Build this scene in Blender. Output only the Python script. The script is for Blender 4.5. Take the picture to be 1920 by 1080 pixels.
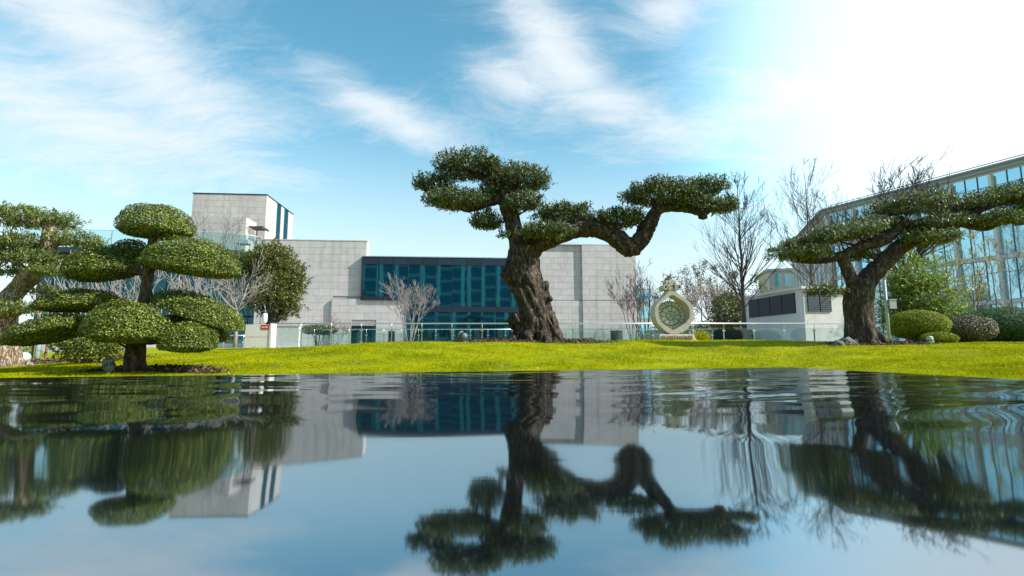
import bpy, bmesh, math, random
import numpy as np
from mathutils import Vector, Matrix, noise as mnoise

random.seed(7)
for o in list(bpy.data.objects):
    bpy.data.objects.remove(o)
scene = bpy.context.scene
col = scene.collection

# ------------------------------------------------------------------ camera
F = 960.0                      # focal length in photograph pixels (1920 wide)
HOR = 652.0                    # horizon row in the photograph
PITCH = math.atan((HOR - 540.0) / F)
CAM = Vector((0, 0, 0.40))
cam_d = bpy.data.cameras.new("camera")
cam = bpy.data.objects.new("camera", cam_d)
col.objects.link(cam)
cam.location = CAM
cam.rotation_euler = (math.pi / 2 + PITCH, 0, 0)
cam_d.sensor_width = 36
cam_d.lens = 18
cam_d.clip_start = 0.02
cam_d.clip_end = 6000
scene.camera = cam

def ray(px, py):
    a, b = (px - 960) / F, (540 - py) / F
    return Vector((a, math.cos(PITCH) - b * math.sin(PITCH), math.sin(PITCH) + b * math.cos(PITCH)))

def at(px, py, D):
    """world point seen at a photo pixel at forward distance D"""
    d = ray(px, py)
    return CAM + d * (D / d.y)

# ------------------------------------------------------------------ light
SUN_AZ, SUN_EL = math.radians(-15), math.radians(37)      # azimuth from +X towards +Y
SUN = Vector((math.cos(SUN_EL) * math.cos(SUN_AZ), math.cos(SUN_EL) * math.sin(SUN_AZ), math.sin(SUN_EL)))
sun_d = bpy.data.lights.new("sun", 'SUN')
sun_d.energy = 4.2
sun_d.angle = math.radians(0.6)
sun_d.color = (1.0, 0.955, 0.90)
sun = bpy.data.objects.new("sun", sun_d)
col.objects.link(sun)
sun.rotation_euler = SUN.to_track_quat('Z', 'Y').to_euler()
sun.location = (30, -5, 40)

scene.view_settings.view_transform = 'Standard'
scene.view_settings.look = 'None'
scene.view_settings.exposure = 0.76
scene.view_settings.gamma = 1

world = bpy.data.worlds.new("World")
scene.world = world
world.use_nodes = True
NT = world.node_tree
NT.nodes.clear()

class NB:
    """small node-building helper"""
    def __init__(s, nt):
        s.nt = nt
    def n(s, typ, **kw):
        nd = s.nt.nodes.new(typ)
        for k, v in kw.items():
            setattr(nd, k, v)
        return nd
    def put(s, sock, v):
        if v is None:
            return
        if hasattr(v, 'is_output') or hasattr(v, 'links'):
            s.nt.links.new(v, sock)
        else:
            sock.default_value = v
    def math(s, op, a, b=None, c=None, clamp=False):
        nd = s.n('ShaderNodeMath', operation=op, use_clamp=clamp)
        s.put(nd.inputs[0], a); s.put(nd.inputs[1], b); s.put(nd.inputs[2], c)
        return nd.outputs[0]
    def vmath(s, op, a, b=None, out=0):
        nd = s.n('ShaderNodeVectorMath', operation=op)
        s.put(nd.inputs[0], a); s.put(nd.inputs[1], b)
        return nd.outputs['Value'] if op in ('DOT_PRODUCT', 'LENGTH') else nd.outputs[0]
    def mix(s, f, a, b, blend='MIX'):
        nd = s.n('ShaderNodeMix', data_type='RGBA', blend_type=blend)
        s.put(nd.inputs[0], f); s.put(nd.inputs[6], a); s.put(nd.inputs[7], b)
        return nd.outputs[2]
    def noise(s, vec, scale, detail=4, rough=0.55, dist=0.0, out='Fac'):
        nd = s.n('ShaderNodeTexNoise')
        s.put(nd.inputs['Vector'], vec)
        nd.inputs['Scale'].default_value = scale
        nd.inputs['Detail'].default_value = detail
        nd.inputs['Roughness'].default_value = rough
        nd.inputs['Distortion'].default_value = dist
        return nd.outputs[out]
    def mapping(s, vec, rot=(0, 0, 0), scale=(1, 1, 1), loc=(0, 0, 0)):
        nd = s.n('ShaderNodeMapping')
        s.put(nd.inputs['Vector'], vec)
        nd.inputs['Location'].default_value = loc
        nd.inputs['Rotation'].default_value = rot
        nd.inputs['Scale'].default_value = scale
        return nd.outputs[0]
    def ramp(s, f, stops, interp='LINEAR'):
        nd = s.n('ShaderNodeValToRGB')
        nd.color_ramp.interpolation = interp
        el = nd.color_ramp.elements
        el[0].position, el[0].color = stops[0][0], stops[0][1]
        el[1].position, el[1].color = stops[-1][0], stops[-1][1]
        for p, c in stops[1:-1]:
            e = el.new(p); e.color = c
        s.put(nd.inputs[0], f)
        return nd.outputs[0]
    def smooth(s, f, a, b, lo=0.0, hi=1.0):
        nd = s.n('ShaderNodeMapRange', interpolation_type='SMOOTHSTEP')
        s.put(nd.inputs[0], f)
        for i, v in zip((1, 2, 3, 4), (a, b, lo, hi)):
            nd.inputs[i].default_value = v
        return nd.outputs[0]

B = NB(NT)
v = B.vmath('NORMALIZE', B.n('ShaderNodeTexCoord').outputs['Generated'])
sky = B.n('ShaderNodeTexSky', sky_type='NISHITA', sun_disc=False)
sky.sun_elevation = SUN_EL
sky.sun_rotation = math.radians(90) - SUN_AZ
sky.air_density = 1.0
sky.dust_density = 0.6
sky.ozone_density = 1.6
base = B.mix(1.0, sky.outputs[0], (0.86, 1.50, 1.32, 1), 'MULTIPLY')
sep = B.n('ShaderNodeSeparateXYZ'); NT.links.new(v, sep.inputs[0])
# cirrus on a high flat layer
zc = B.math('MAXIMUM', sep.outputs[2], 0.0)
inv = B.math('DIVIDE', 1.0, B.math('ADD', zc, 0.22))
plane = B.n('ShaderNodeVectorMath', operation='SCALE')
NT.links.new(v, plane.inputs[0]); NT.links.new(inv, plane.inputs['Scale'])
pl = plane.outputs[0]
pl = B.vmath('MULTIPLY', pl, (1, 1, 0))
warp = B.noise(pl, 1.3, 3, 0.5, 0.0, 'Color')
warp = B.vmath('SUBTRACT', warp, (0.5, 0.5, 0.5))
wsc = B.n('ShaderNodeVectorMath', operation='SCALE'); NT.links.new(warp, wsc.inputs[0]); wsc.inputs['Scale'].default_value = 0.55
plw = B.vmath('ADD', pl, wsc.outputs[0])
st = B.noise(B.mapping(plw, rot=(0, 0, math.radians(-38)), scale=(0.75, 2.3, 1)), 1.7, 9, 0.60, 0.3)
fine = B.noise(B.mapping(plw, rot=(0, 0, math.radians(-30)), scale=(1.0, 2.6, 1), loc=(3, 1, 0)), 5.5, 8, 0.66, 0.5)
wisp = B.noise(B.mapping(plw, rot=(0, 0, math.radians(-24)), scale=(1.0, 2.2, 1), loc=(1, 5, 0)), 13.0, 8, 0.70, 1.2)
dens = B.math('ADD', B.math('ADD', B.math('MULTIPLY', st, 0.52), B.math('MULTIPLY', fine, 0.34)), B.math('MULTIPLY', wisp, 0.20))
# individual cloud streaks, placed by direction in the sky
def blob(px, py, a, b, ang, s):
    c = ray(px, py).normalized()
    r = Vector((c.y, -c.x, 0)).normalized()
    u = r.cross(c)
    t = math.radians(ang)
    e1 = (r * math.cos(t) + u * math.sin(t)) * (F / a)
    e2 = (-r * math.sin(t) + u * math.cos(t)) * (F / b)
    d = B.vmath('SUBTRACT', v, tuple(c))
    x = B.vmath('DOT_PRODUCT', d, tuple(e1)); y = B.vmath('DOT_PRODUCT', d, tuple(e2)); z = B.vmath('DOT_PRODUCT', d, tuple(c * 1.5))
    q = B.math('ADD', B.math('ADD', B.math('MULTIPLY', x, x), B.math('MULTIPLY', y, y)), B.math('MULTIPLY', z, z))
    return B.math('MULTIPLY', B.math('EXPONENT', B.math('MULTIPLY', q, -1.0)), s)
acc = None
for args in [(230, 90, 300, 60, -22, .36), (110, 210, 260, 50, -12, .26), (700, 195, 150, 36, -24, .34), (955, 150, 75, 32, -18, .38),
             (1030, 70, 120, 50, -48, .34), (1150, 190, 150, 40, -35, .20), (1250, 20, 60, 35, 0, .30), (120, 320, 320, 60, -6, .25),
             (1330, 240, 240, 40, 8, .16), (400, 290, 200, 30, -8, .15), (880, 440, 260, 40, 0, .12), (430, 330, 260, 90, 0, -.12), (640, 60, 170, 90, 0, -.14)]:
    bl = blob(*args)
    acc = bl if acc is None else B.math('ADD', acc, bl)
# thin cloud thickens and brightens towards the sun's side of the sky
glow_dir = Vector((0.86, 0.62, 0.42)).normalized()
gd = B.vmath('DOT_PRODUCT', v, tuple(glow_dir))
glow = B.smooth(gd, 0.80, 0.995)
haze = B.smooth(sep.outputs[2], 0.46, 0.04)
tot = B.math('ADD', B.math('ADD', dens, acc), B.math('MULTIPLY', glow, 0.30))
cl = B.smooth(tot, 0.42, 1.0, 0.0, 0.92)
cl_h = cl
cl = B.math('MAXIMUM', cl, B.math('MULTIPLY', haze, 0.86))
cl = B.math('MAXIMUM', cl, B.math('MULTIPLY', glow, 0.92), clamp=True)
cloud_col = B.mix(glow, (5.5, 5.9, 6.2, 1), (6.9, 7.0, 7.0, 1))
bs = B.n('ShaderNodeVectorMath', operation='SCALE'); NT.links.new(base, bs.inputs[0]); NT.links.new(B.math('ADD', B.math('MULTIPLY', glow, 1.6), 1.0), bs.inputs['Scale'])
skyc = B.mix(cl, bs.outputs[0], cloud_col)
bg = B.n('ShaderNodeBackground'); NT.links.new(skyc, bg.inputs[0]); bg.inputs[1].default_value = 0.10
wo = B.n('ShaderNodeOutputWorld'); NT.links.new(bg.outputs[0], wo.inputs[0])

# ------------------------------------------------------------------ object helpers
def tag(o, label=None, cat=None, group=None, kind=None):
    if label: o['label'] = label
    if cat: o['category'] = cat
    if group: o['group'] = group
    if kind: o['kind'] = kind
    return o

def link(name, me, mat=None, parent=None, loc=None):
    o = bpy.data.objects.new(name, me)
    col.objects.link(o)
    if mat is not None and not me.materials:
        me.materials.append(mat)
    if parent: o.parent = parent
    if loc is not None: o.location = loc
    return o

def empty(name, loc, rz=0.0, label=None, cat=None, group=None):
    o = bpy.data.objects.new(name, None)
    o.empty_display_size = 0.2
    col.objects.link(o)
    o.location = loc
    o.rotation_euler = (0, 0, rz)
    return tag(o, label, cat, group)

def pymesh(name, verts, faces, smooth=False):
    me = bpy.data.meshes.new(name)
    me.from_pydata([tuple(p) for p in verts], [], faces)
    if smooth:
        me.polygons.foreach_set('use_smooth', [True] * len(me.polygons))
    me.update()
    return me

def polymesh(name, V, k):
    """V: (n*k,3) array, n polygons with k corners each, unshared vertices"""
    n = len(V) // k
    me = bpy.data.meshes.new(name)
    me.vertices.add(n * k)
    me.vertices.foreach_set('co', np.ascontiguousarray(V, dtype=np.float32).ravel())
    me.loops.add(n * k)
    me.loops.foreach_set('vertex_index', np.arange(n * k, dtype=np.int32))
    me.polygons.add(n)
    me.polygons.foreach_set('loop_start', np.arange(0, n * k, k, dtype=np.int32))
    me.update(calc_edges=True)
    return me

class Geo:
    def __init__(s): s.v = []; s.f = []
    def add(s, vs, fs):
        o = len(s.v); s.v.extend(vs); s.f.extend([tuple(i + o for i in f) for f in fs]); return s
    def box(s, x0, x1, y0, y1, z0, z1):
        return s.add([(x0, y0, z0), (x1, y0, z0), (x1, y1, z0), (x0, y1, z0), (x0, y0, z1), (x1, y0, z1), (x1, y1, z1), (x0, y1, z1)],
                     [(0, 3, 2, 1), (4, 5, 6, 7), (0, 1, 5, 4), (1, 2, 6, 5), (2, 3, 7, 6), (3, 0, 4, 7)])
    def prism(s, pts, y0, y1):
        """polygon in x,z extruded along y"""
        n = len(pts)
        vs = [(x, y0, z) for x, z in pts] + [(x, y1, z) for x, z in pts]
        fs = [tuple(range(n)), tuple(range(2 * n - 1, n - 1, -1))] + [(i, i + n, (i + 1) % n + n, (i + 1) % n) for i in range(n)]
        return s.add(vs, fs)
    def slab(s, pts, z0, z1):
        """polygon in x,y extruded along z"""
        n = len(pts)
        vs = [(x, y, z0) for x, y in pts] + [(x, y, z1) for x, y in pts]
        fs = [tuple(range(n - 1, -1, -1)), tuple(range(n, 2 * n))] + [(i, (i + 1) % n, (i + 1) % n + n, i + n) for i in range(n)]
        return s.add(vs, fs)
    def tube(s, pts, rad, sides=6, cap=True):
        pts = [Vector(p) for p in pts]
        m = len(pts)
        vs, fs = [], []
        t = (pts[1] - pts[0]).normalized()
        nrm = t.orthogonal().normalized()
        for i, p in enumerate(pts):
            t2 = (pts[min(i + 1, m - 1)] - pts[max(i - 1, 0)])
            if t2.length < 1e-9: t2 = t
            t2 = t2.normalized()
            nrm = (nrm - t2 * nrm.dot(t2))
            if nrm.length < 1e-6: nrm = t2.orthogonal()
            nrm.normalize()
            bn = t2.cross(nrm)
            for k in range(sides):
                a = 2 * math.pi * k / sides
                vs.append(tuple(p + (nrm * math.cos(a) + bn * math.sin(a)) * rad[i]))
        for i in range(m - 1):
            for k in range(sides):
                a, b = i * sides + k, i * sides + (k + 1) % sides
                fs.append((a, b, b + sides, a + sides))
        if cap:
            fs.append(tuple(range(sides - 1, -1, -1)))
            fs.append(tuple(range((m - 1) * sides, m * sides)))
        return s.add(vs, fs)
    def mesh(s, name, smooth=False): return pymesh(name, s.v, s.f, smooth)
    def build(s, name, mat, parent=None, smooth=False, loc=None):
        return link(name, s.mesh(name, smooth), mat, parent, loc)

def lathe(g, prof, sides=20, cx=0, cy=0):
    vs, fs = [], []
    for r, z in prof:
        for k in range(sides):
            a = 2 * math.pi * k / sides
            vs.append((cx + r * math.cos(a), cy + r * math.sin(a), z))
    for i in range(len(prof) - 1):
        for k in range(sides):
            a, b = i * sides + k, i * sides + (k + 1) % sides
            fs.append((a, b, b + sides, a + sides))
    fs.append(tuple(range(sides - 1, -1, -1)))
    fs.append(tuple(range((len(prof) - 1) * sides, len(prof) * sides)))
    return g.add(vs, fs)

UNIT = Geo().box(-.5, .5, -.5, .5, -.5, .5).mesh('unit_piece')
_unit = {}
def unit(mat):
    if mat.name not in _unit:
        m = UNIT.copy(); m.materials.append(mat); _unit[mat.name] = m
    return _unit[mat.name]

def piece(name, c, size, mat, parent, rot=None):
    o = bpy.data.objects.new(name, unit(mat))
    col.objects.link(o)
    o.parent = parent
    o.location = c
    o.scale = size
    if rot: o.rotation_euler = rot
    return o

def catmull(P, n=5):
    P = np.array(P, float)
    Q = np.vstack([2 * P[0] - P[1], P, 2 * P[-1] - P[-2]])
    out = []
    for i in range(1, len(Q) - 2):
        for k in range(n):
            t = k / n
            out.append(0.5 * ((2 * Q[i]) + (-Q[i - 1] + Q[i + 1]) * t + (2 * Q[i - 1] - 5 * Q[i] + 4 * Q[i + 1] - Q[i + 2]) * t * t
                              + (-Q[i - 1] + 3 * Q[i] - 3 * Q[i + 1] + Q[i + 2]) * t ** 3))
    out.append(Q[-2])
    return np.array(out)

# ------------------------------------------------------------------ materials
def new_mat(name):
    m = bpy.data.materials.new(name); m.use_nodes = True
    m.node_tree.nodes.clear()
    b = NB(m.node_tree)
    out = b.n('ShaderNodeOutputMaterial')
    return m, b, out

def pbr(name, c, rough=0.7, metal=0.0, var=0.12, nscale=6.0, bump=0.0, bscale=30.0, objvar=0.0, spec=None, isl=0.0, streak=0.0):
    m, b, out = new_mat(name)
    p = b.n('ShaderNodeBsdfPrincipled')
    p.inputs['Roughness'].default_value = rough
    p.inputs['Metallic'].default_value = metal
    if spec is not None: p.inputs['Specular IOR Level'].default_value = spec
    co = b.n('ShaderNodeTexCoord').outputs['Object']
    geo = b.n('ShaderNodeNewGeometry')
    f = b.noise(geo.outputs['Position'], nscale, 5, 0.6)
    cc = (*c, 1)
    dark = tuple(x * (1 - 2.2 * var) for x in c) + (1,)
    lite = tuple(min(1, x * (1 + 1.6 * var)) for x in c) + (1,)
    colr = b.ramp(f, [(0.25, dark), (0.5, cc), (0.75, lite)])
    if streak > 0:
        sf = b.noise(b.mapping(geo.outputs['Position'], scale=(1.4, 1.4, 0.10)), 1.6, 6, 0.6)
        colr = b.mix(b.smooth(sf, 0.45, 0.75, 0, streak), colr, tuple(x * 0.55 for x in c) + (1,))
    if objvar > 0:
        r = b.n('ShaderNodeObjectInfo').outputs['Random']
        colr = b.mix(1.0, colr, b.ramp(r, [(0, (1 - objvar,) * 3 + (1,)), (1, (1 + objvar,) * 3 + (1,))]), 'MULTIPLY')
    if isl > 0:
        r = geo.outputs['Random Per Island']
        colr = b.mix(1.0, colr, b.ramp(r, [(0, (1 - isl,) * 3 + (1,)), (1, (1 + isl,) * 3 + (1,))]), 'MULTIPLY')
    m.node_tree.links.new(colr, p.inputs['Base Color'])
    if bump > 0:
        bn = b.n('ShaderNodeBump'); bn.inputs['Strength'].default_value = bump; bn.inputs['Distance'].default_value = 0.02
        m.node_tree.links.new(b.noise(geo.outputs['Position'], bscale, 6, 0.65), bn.inputs['Height'])
        m.node_tree.links.new(bn.outputs[0], p.inputs['Normal'])
    m.node_tree.links.new(p.outputs[0], out.inputs[0])
    return m

def leaf_mat(name, stops, rough=0.45, trans=0.25, spec=0.5):
    """leaf colours picked per leaf"""
    m, b, out = new_mat(name)
    geo = b.n('ShaderNodeNewGeometry')
    colr = b.ramp(geo.outputs['Random Per Island'], [(p, (*c, 1)) for p, c in stops])
    big = b.noise(geo.outputs['Position'], 2.2, 3, 0.5)
    colr = b.mix(1.0, colr, b.ramp(big, [(0.3, (0.8, 0.82, 0.8, 1)), (0.7, (1.2, 1.15, 1.1, 1))]), 'MULTIPLY')
    p = b.n('ShaderNodeBsdfPrincipled')
    p.inputs['Roughness'].default_value = rough
    p.inputs['Specular IOR Level'].default_value = spec
    m.node_tree.links.new(colr, p.inputs['Base Color'])
    t = b.n('ShaderNodeBsdfTranslucent')
    m.node_tree.links.new(b.mix(1.0, colr, (1.3, 1.35, 0.6, 1), 'MULTIPLY'), t.inputs[0])
    mx = b.n('ShaderNodeMixShader'); mx.inputs[0].default_value = trans
    m.node_tree.links.new(p.outputs[0], mx.inputs[1]); m.node_tree.links.new(t.outputs[0], mx.inputs[2])
    m.node_tree.links.new(mx.outputs[0], out.inputs[0])
    return m

def bark_mat(name, c0, c1, c2, scale=9.0):
    m, b, out = new_mat(name)
    geo = b.n('ShaderNodeNewGeometry')
    pos = b.mapping(geo.outputs['Position'], scale=(1, 1, 0.38))
    n1 = b.noise(pos, scale, 8, 0.68, 0.6)
    n2 = b.noise(geo.outputs['Position'], 3.0, 4, 0.6)
    n3 = b.noise(b.mapping(geo.outputs['Position'], scale=(1, 1, 0.16)), scale * 2.6, 6, 0.7, 0.8)
    ridge = b.math('ABSOLUTE', b.math('SUBTRACT', n3, 0.5))
    crack = b.smooth(ridge, 0.0, 0.06)
    colr = b.ramp(n1, [(0.28, (*c0, 1)), (0.5, (*c1, 1)), (0.74, (*c2, 1))])
    colr = b.mix(b.smooth(n2, 0.55, 0.75, 0, 0.5), colr, (*c2, 1))
    colr = b.mix(crack, (*[x * 0.7 for x in c0], 1), colr)
    p = b.n('ShaderNodeBsdfPrincipled'); p.inputs['Roughness'].default_value = 0.9
    p.inputs['Specular IOR Level'].default_value = 0.25
    m.node_tree.links.new(colr, p.inputs['Base Color'])
    h = b.math('ADD', b.math('MULTIPLY', n1, 1.0), b.math('MULTIPLY', crack, 0.35))
    bn = b.n('ShaderNodeBump'); bn.inputs['Strength'].default_value = 0.9; bn.inputs['Distance'].default_value = 0.05
    m.node_tree.links.new(h, bn.inputs['Height']); m.node_tree.links.new(bn.outputs[0], p.inputs['Normal'])
    m.node_tree.links.new(p.outputs[0], out.inputs[0])
    return m

def glass_mat(name, tint, refl=0.5, rough=0.03, dark=(0.01, 0.03, 0.04)):
    """tinted facade glass: coloured mirror over a plain diffuse colour"""
    m, b, out = new_mat(name)
    g = b.n('ShaderNodeBsdfGlossy'); g.inputs['Color'].default_value = (*tint, 1); g.inputs['Roughness'].default_value = rough
    d = b.n('ShaderNodeBsdfDiffuse'); d.inputs['Color'].default_value = (*dark, 1)
    fr = b.n('ShaderNodeFresnel'); fr.inputs[0].default_value = 1.5
    f = b.math('ADD', b.math('MULTIPLY', fr.outputs[0], 1 - refl), refl, clamp=True)
    geo = b.n('ShaderNodeNewGeometry')
    bn = b.n('ShaderNodeBump'); bn.inputs['Strength'].default_value = 0.05; bn.inputs['Distance'].default_value = 0.04
    m.node_tree.links.new(b.noise(geo.outputs['Position'], 0.55, 2, 0.5), bn.inputs['Height'])
    m.node_tree.links.new(bn.outputs[0], g.inputs['Normal'])
    mx = b.n('ShaderNodeMixShader')
    m.node_tree.links.new(f, mx.inputs[0]); m.node_tree.links.new(d.outputs[0], mx.inputs[1]); m.node_tree.links.new(g.outputs[0], mx.inputs[2])
    m.node_tree.links.new(mx.outputs[0], out.inputs[0])
    return m

def clear_glass(name, tint=(0.89, 0.96, 0.94), base=0.0):
    m, b, out = new_mat(name)
    t = b.n('ShaderNodeBsdfTransparent'); t.inputs[0].default_value = (*tint, 1)
    g = b.n('ShaderNodeBsdfGlossy'); g.inputs['Roughness'].default_value = 0.02; g.inputs['Color'].default_value = (0.9, 1, 0.97, 1)
    fr = b.n('ShaderNodeFresnel'); fr.inputs[0].default_value = 1.45
    f = b.math('ADD', fr.outputs[0], base, clamp=True)
    mx = b.n('ShaderNodeMixShader')
    m.node_tree.links.new(f, mx.inputs[0]); m.node_tree.links.new(t.outputs[0], mx.inputs[1]); m.node_tree.links.new(g.outputs[0], mx.inputs[2])
    m.node_tree.links.new(mx.outputs[0], out.inputs[0])
    return m

M = {}
M['stone'] = pbr('facade_stone', (0.495, 0.445, 0.42), 0.8, var=0.06, nscale=2.0, bump=0.1, bscale=25, objvar=0.045, streak=0.42)
M['joint'] = pbr('joint_backing', (0.34, 0.295, 0.285), 0.9)
M['conc'] = pbr('concrete', (0.46, 0.41, 0.39), 0.85, var=0.07, bump=0.1, streak=0.2)
M['white'] = pbr('white_render', (0.68, 0.62, 0.60), 0.8, var=0.05, streak=0.2)
M['navy'] = pbr('dark_fascia', (0.018, 0.028, 0.042), 0.35, metal=0.2, var=0.05, objvar=0.15)
M['teal'] = glass_mat('teal_glass', (0.06, 0.34, 0.52), 0.55, dark=(0.004, 0.028, 0.045))
M['tealdark'] = glass_mat('dark_teal_glass', (0.10, 0.33, 0.42), 0.22, dark=(0.006, 0.03, 0.04))
M['blue'] = glass_mat('pale_blue_glass', (0.52, 0.86, 0.98), 0.62, dark=(0.12, 0.32, 0.42))  # pale diffuse puts lit-room and sky brightness into the glass colour
M['louvre'] = pbr('louvre_grey', (0.022, 0.027, 0.036), 0.5, var=0.08, objvar=0.1)
M['steel'] = pbr('stainless_steel', (0.72, 0.73, 0.74), 0.28, metal=0.9, var=0.03)
M['darksteel'] = pbr('dark_steel', (0.09, 0.10, 0.11), 0.45, metal=0.6)
M['pane'] = clear_glass('fence_glass')
M['pane2'] = clear_glass('balustrade_glass', (0.80, 0.92, 0.91), 0.0)
M['pier'] = pbr('pale_pier_stone', (0.66, 0.63, 0.62), 0.7, var=0.05, objvar=.04)
M['carved'] = pbr('carved_stone', (0.50, 0.46, 0.395), 0.75, var=0.10, nscale=9, bump=0.15, bscale=60)
M['carvedisc'] = pbr('pale_green_stone', (0.50, 0.51, 0.42), 0.35, var=0.12, nscale=8, objvar=0.12)
M['relief'] = pbr('relief_brown', (0.30, 0.22, 0.14), 0.85)
M['red'] = pbr('red_sign', (0.55, 0.02, 0.03), 0.4, var=0.03)
M['signwhite'] = pbr('sign_white', (0.8, 0.8, 0.78), 0.5, var=0.01)
M['greypaint'] = pbr('grey_paint', (0.36, 0.42, 0.45), 0.45, var=0.05)
M['lampgrey'] = pbr('lamp_housing', (0.12, 0.145, 0.15), 0.45, var=0.08)
M['lamppale'] = pbr('lamp_housing_pale', (0.42, 0.50, 0.48), 0.45, var=0.08)
M['black'] = pbr('black_metal', (0.012, 0.014, 0.017), 0.5)
M['wood'] = pbr('weathered_wood', (0.22, 0.16, 0.11), 0.85, var=0.15)
M['rock'] = pbr('grey_rock', (0.13, 0.13, 0.13), 0.85, var=0.25, nscale=12, bump=0.6, bscale=20)
M['granite'] = pbr('black_granite', (0.02, 0.022, 0.024), 0.18, var=0.2, nscale=60)
M['mulch'] = pbr('mulch_soil', (0.06, 0.042, 0.03), 0.95, var=0.25, nscale=14, bump=0.6, bscale=40)
M['litter'] = leaf_mat('leaf_litter', [(0, (0.035, 0.024, 0.017)), (0.5, (0.10, 0.065, 0.04)), (0.85, (0.19, 0.13, 0.085)), (1, (0.30, 0.24, 0.18))], 0.8, 0.0, 0.2)
M['bark_dark'] = bark_mat('olive_bark_dark', (0.022, 0.015, 0.011), (0.095, 0.068, 0.050), (0.34, 0.265, 0.205))
M['bark_mid'] = bark_mat('olive_bark_brown', (0.042, 0.030, 0.023), (0.12, 0.087, 0.064), (0.26, 0.20, 0.15))
M['bark_tan_sunlit'] = bark_mat('olive_bark_tan_sunlit', (0.20, 0.14, 0.095), (0.46, 0.335, 0.235), (0.64, 0.52, 0.40))  # sunlight on the left trunk is partly put into this tan
M['bark_box'] = bark_mat('boxwood_bark', (0.06, 0.04, 0.028), (0.20, 0.145, 0.10), (0.38, 0.29, 0.21), 16)
M['twig_grey'] = pbr('twig_grey', (0.30, 0.255, 0.24), 0.9, var=0.2)
M['twig_brown'] = pbr('twig_brown', (0.15, 0.105, 0.09), 0.9, var=0.2)
M['twig_dark'] = pbr('twig_dark', (0.055, 0.043, 0.04), 0.9, var=0.2)
M['twig_red'] = pbr('twig_reddish', (0.28, 0.17, 0.155), 0.9, var=0.2)
M['olive'] = leaf_mat('olive_leaf', [(0, (0.024, 0.040, 0.020)), (0.45, (0.060, 0.085, 0.038)), (0.75, (0.13, 0.16, 0.075)), (1, (0.42, 0.45, 0.28))], 0.45, 0.12, 0.45)  # two palest stops put sunlit highlights into the leaf colour
M['olive_mid'] = leaf_mat('olive_leaf_mid', [(0, (0.035, 0.055, 0.028)), (0.45, (0.085, 0.115, 0.052)), (0.75, (0.17, 0.205, 0.10)), (1, (0.50, 0.53, 0.35))], 0.45, 0.15, 0.45)  # same painted highlight stops, each tone a step lighter
M['olive_lit'] = leaf_mat('olive_leaf_sunlit', [(0, (0.05, 0.08, 0.022)), (0.45, (0.13, 0.17, 0.048)), (0.8, (0.24, 0.28, 0.09)), (1, (0.40, 0.42, 0.18))], 0.5, 0.25, 0.4)  # lighter copy of the olive leaf, sunlight put into its colour
M['box'] = leaf_mat('boxwood_leaf', [(0, (0.022, 0.045, 0.006)), (0.4, (0.075, 0.11, 0.012)), (0.75, (0.18, 0.22, 0.028)), (1, (0.37, 0.39, 0.085))], 0.5, 0.22, 0.35)
M['evergreen'] = leaf_mat('camphor_leaf', [(0, (0.035, 0.05, 0.010)), (0.5, (0.11, 0.125, 0.022)), (1, (0.25, 0.24, 0.05))], 0.45, 0.25)
M['shrub_yellow'] = leaf_mat('yellow_green_leaf', [(0, (0.08, 0.12, 0.01)), (0.5, (0.21, 0.25, 0.022)), (1, (0.36, 0.38, 0.05))], 0.6, 0.25, 0.2)
M['shrub_green'] = leaf_mat('blue_green_leaf', [(0, (0.025, 0.06, 0.028)), (0.5, (0.065, 0.13, 0.055)), (1, (0.18, 0.26, 0.13))], 0.6, 0.2, 0.25)
M['shrub_purple'] = leaf_mat('purple_green_leaf', [(0, (0.06, 0.03, 0.03)), (0.4, (0.12, 0.075, 0.06)), (0.6, (0.10, 0.12, 0.05)), (1, (0.25, 0.24, 0.14))], 0.5, 0.15)
M['light_tree'] = leaf_mat('light_green_leaf', [(0, (0.07, 0.12, 0.02)), (0.5, (0.18, 0.25, 0.05)), (1, (0.34, 0.40, 0.12))], 0.5, 0.3)
M['pink'] = leaf_mat('pink_blossom', [(0, (0.30, 0.18, 0.18)), (0.5, (0.50, 0.36, 0.36)), (1, (0.70, 0.58, 0.58))], 0.7, 0.2)
M['sparse'] = leaf_mat('sparse_leaf', [(0, (0.05, 0.055, 0.03)), (0.5, (0.11, 0.12, 0.06)), (1, (0.22, 0.21, 0.12))], 0.6, 0.25)
M['yellowleaf'] = leaf_mat('yellow_spring_leaf', [(0, (0.20, 0.18, 0.04)), (0.5, (0.34, 0.32, 0.07)), (1, (0.48, 0.45, 0.16))], 0.6, 0.3)

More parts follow.
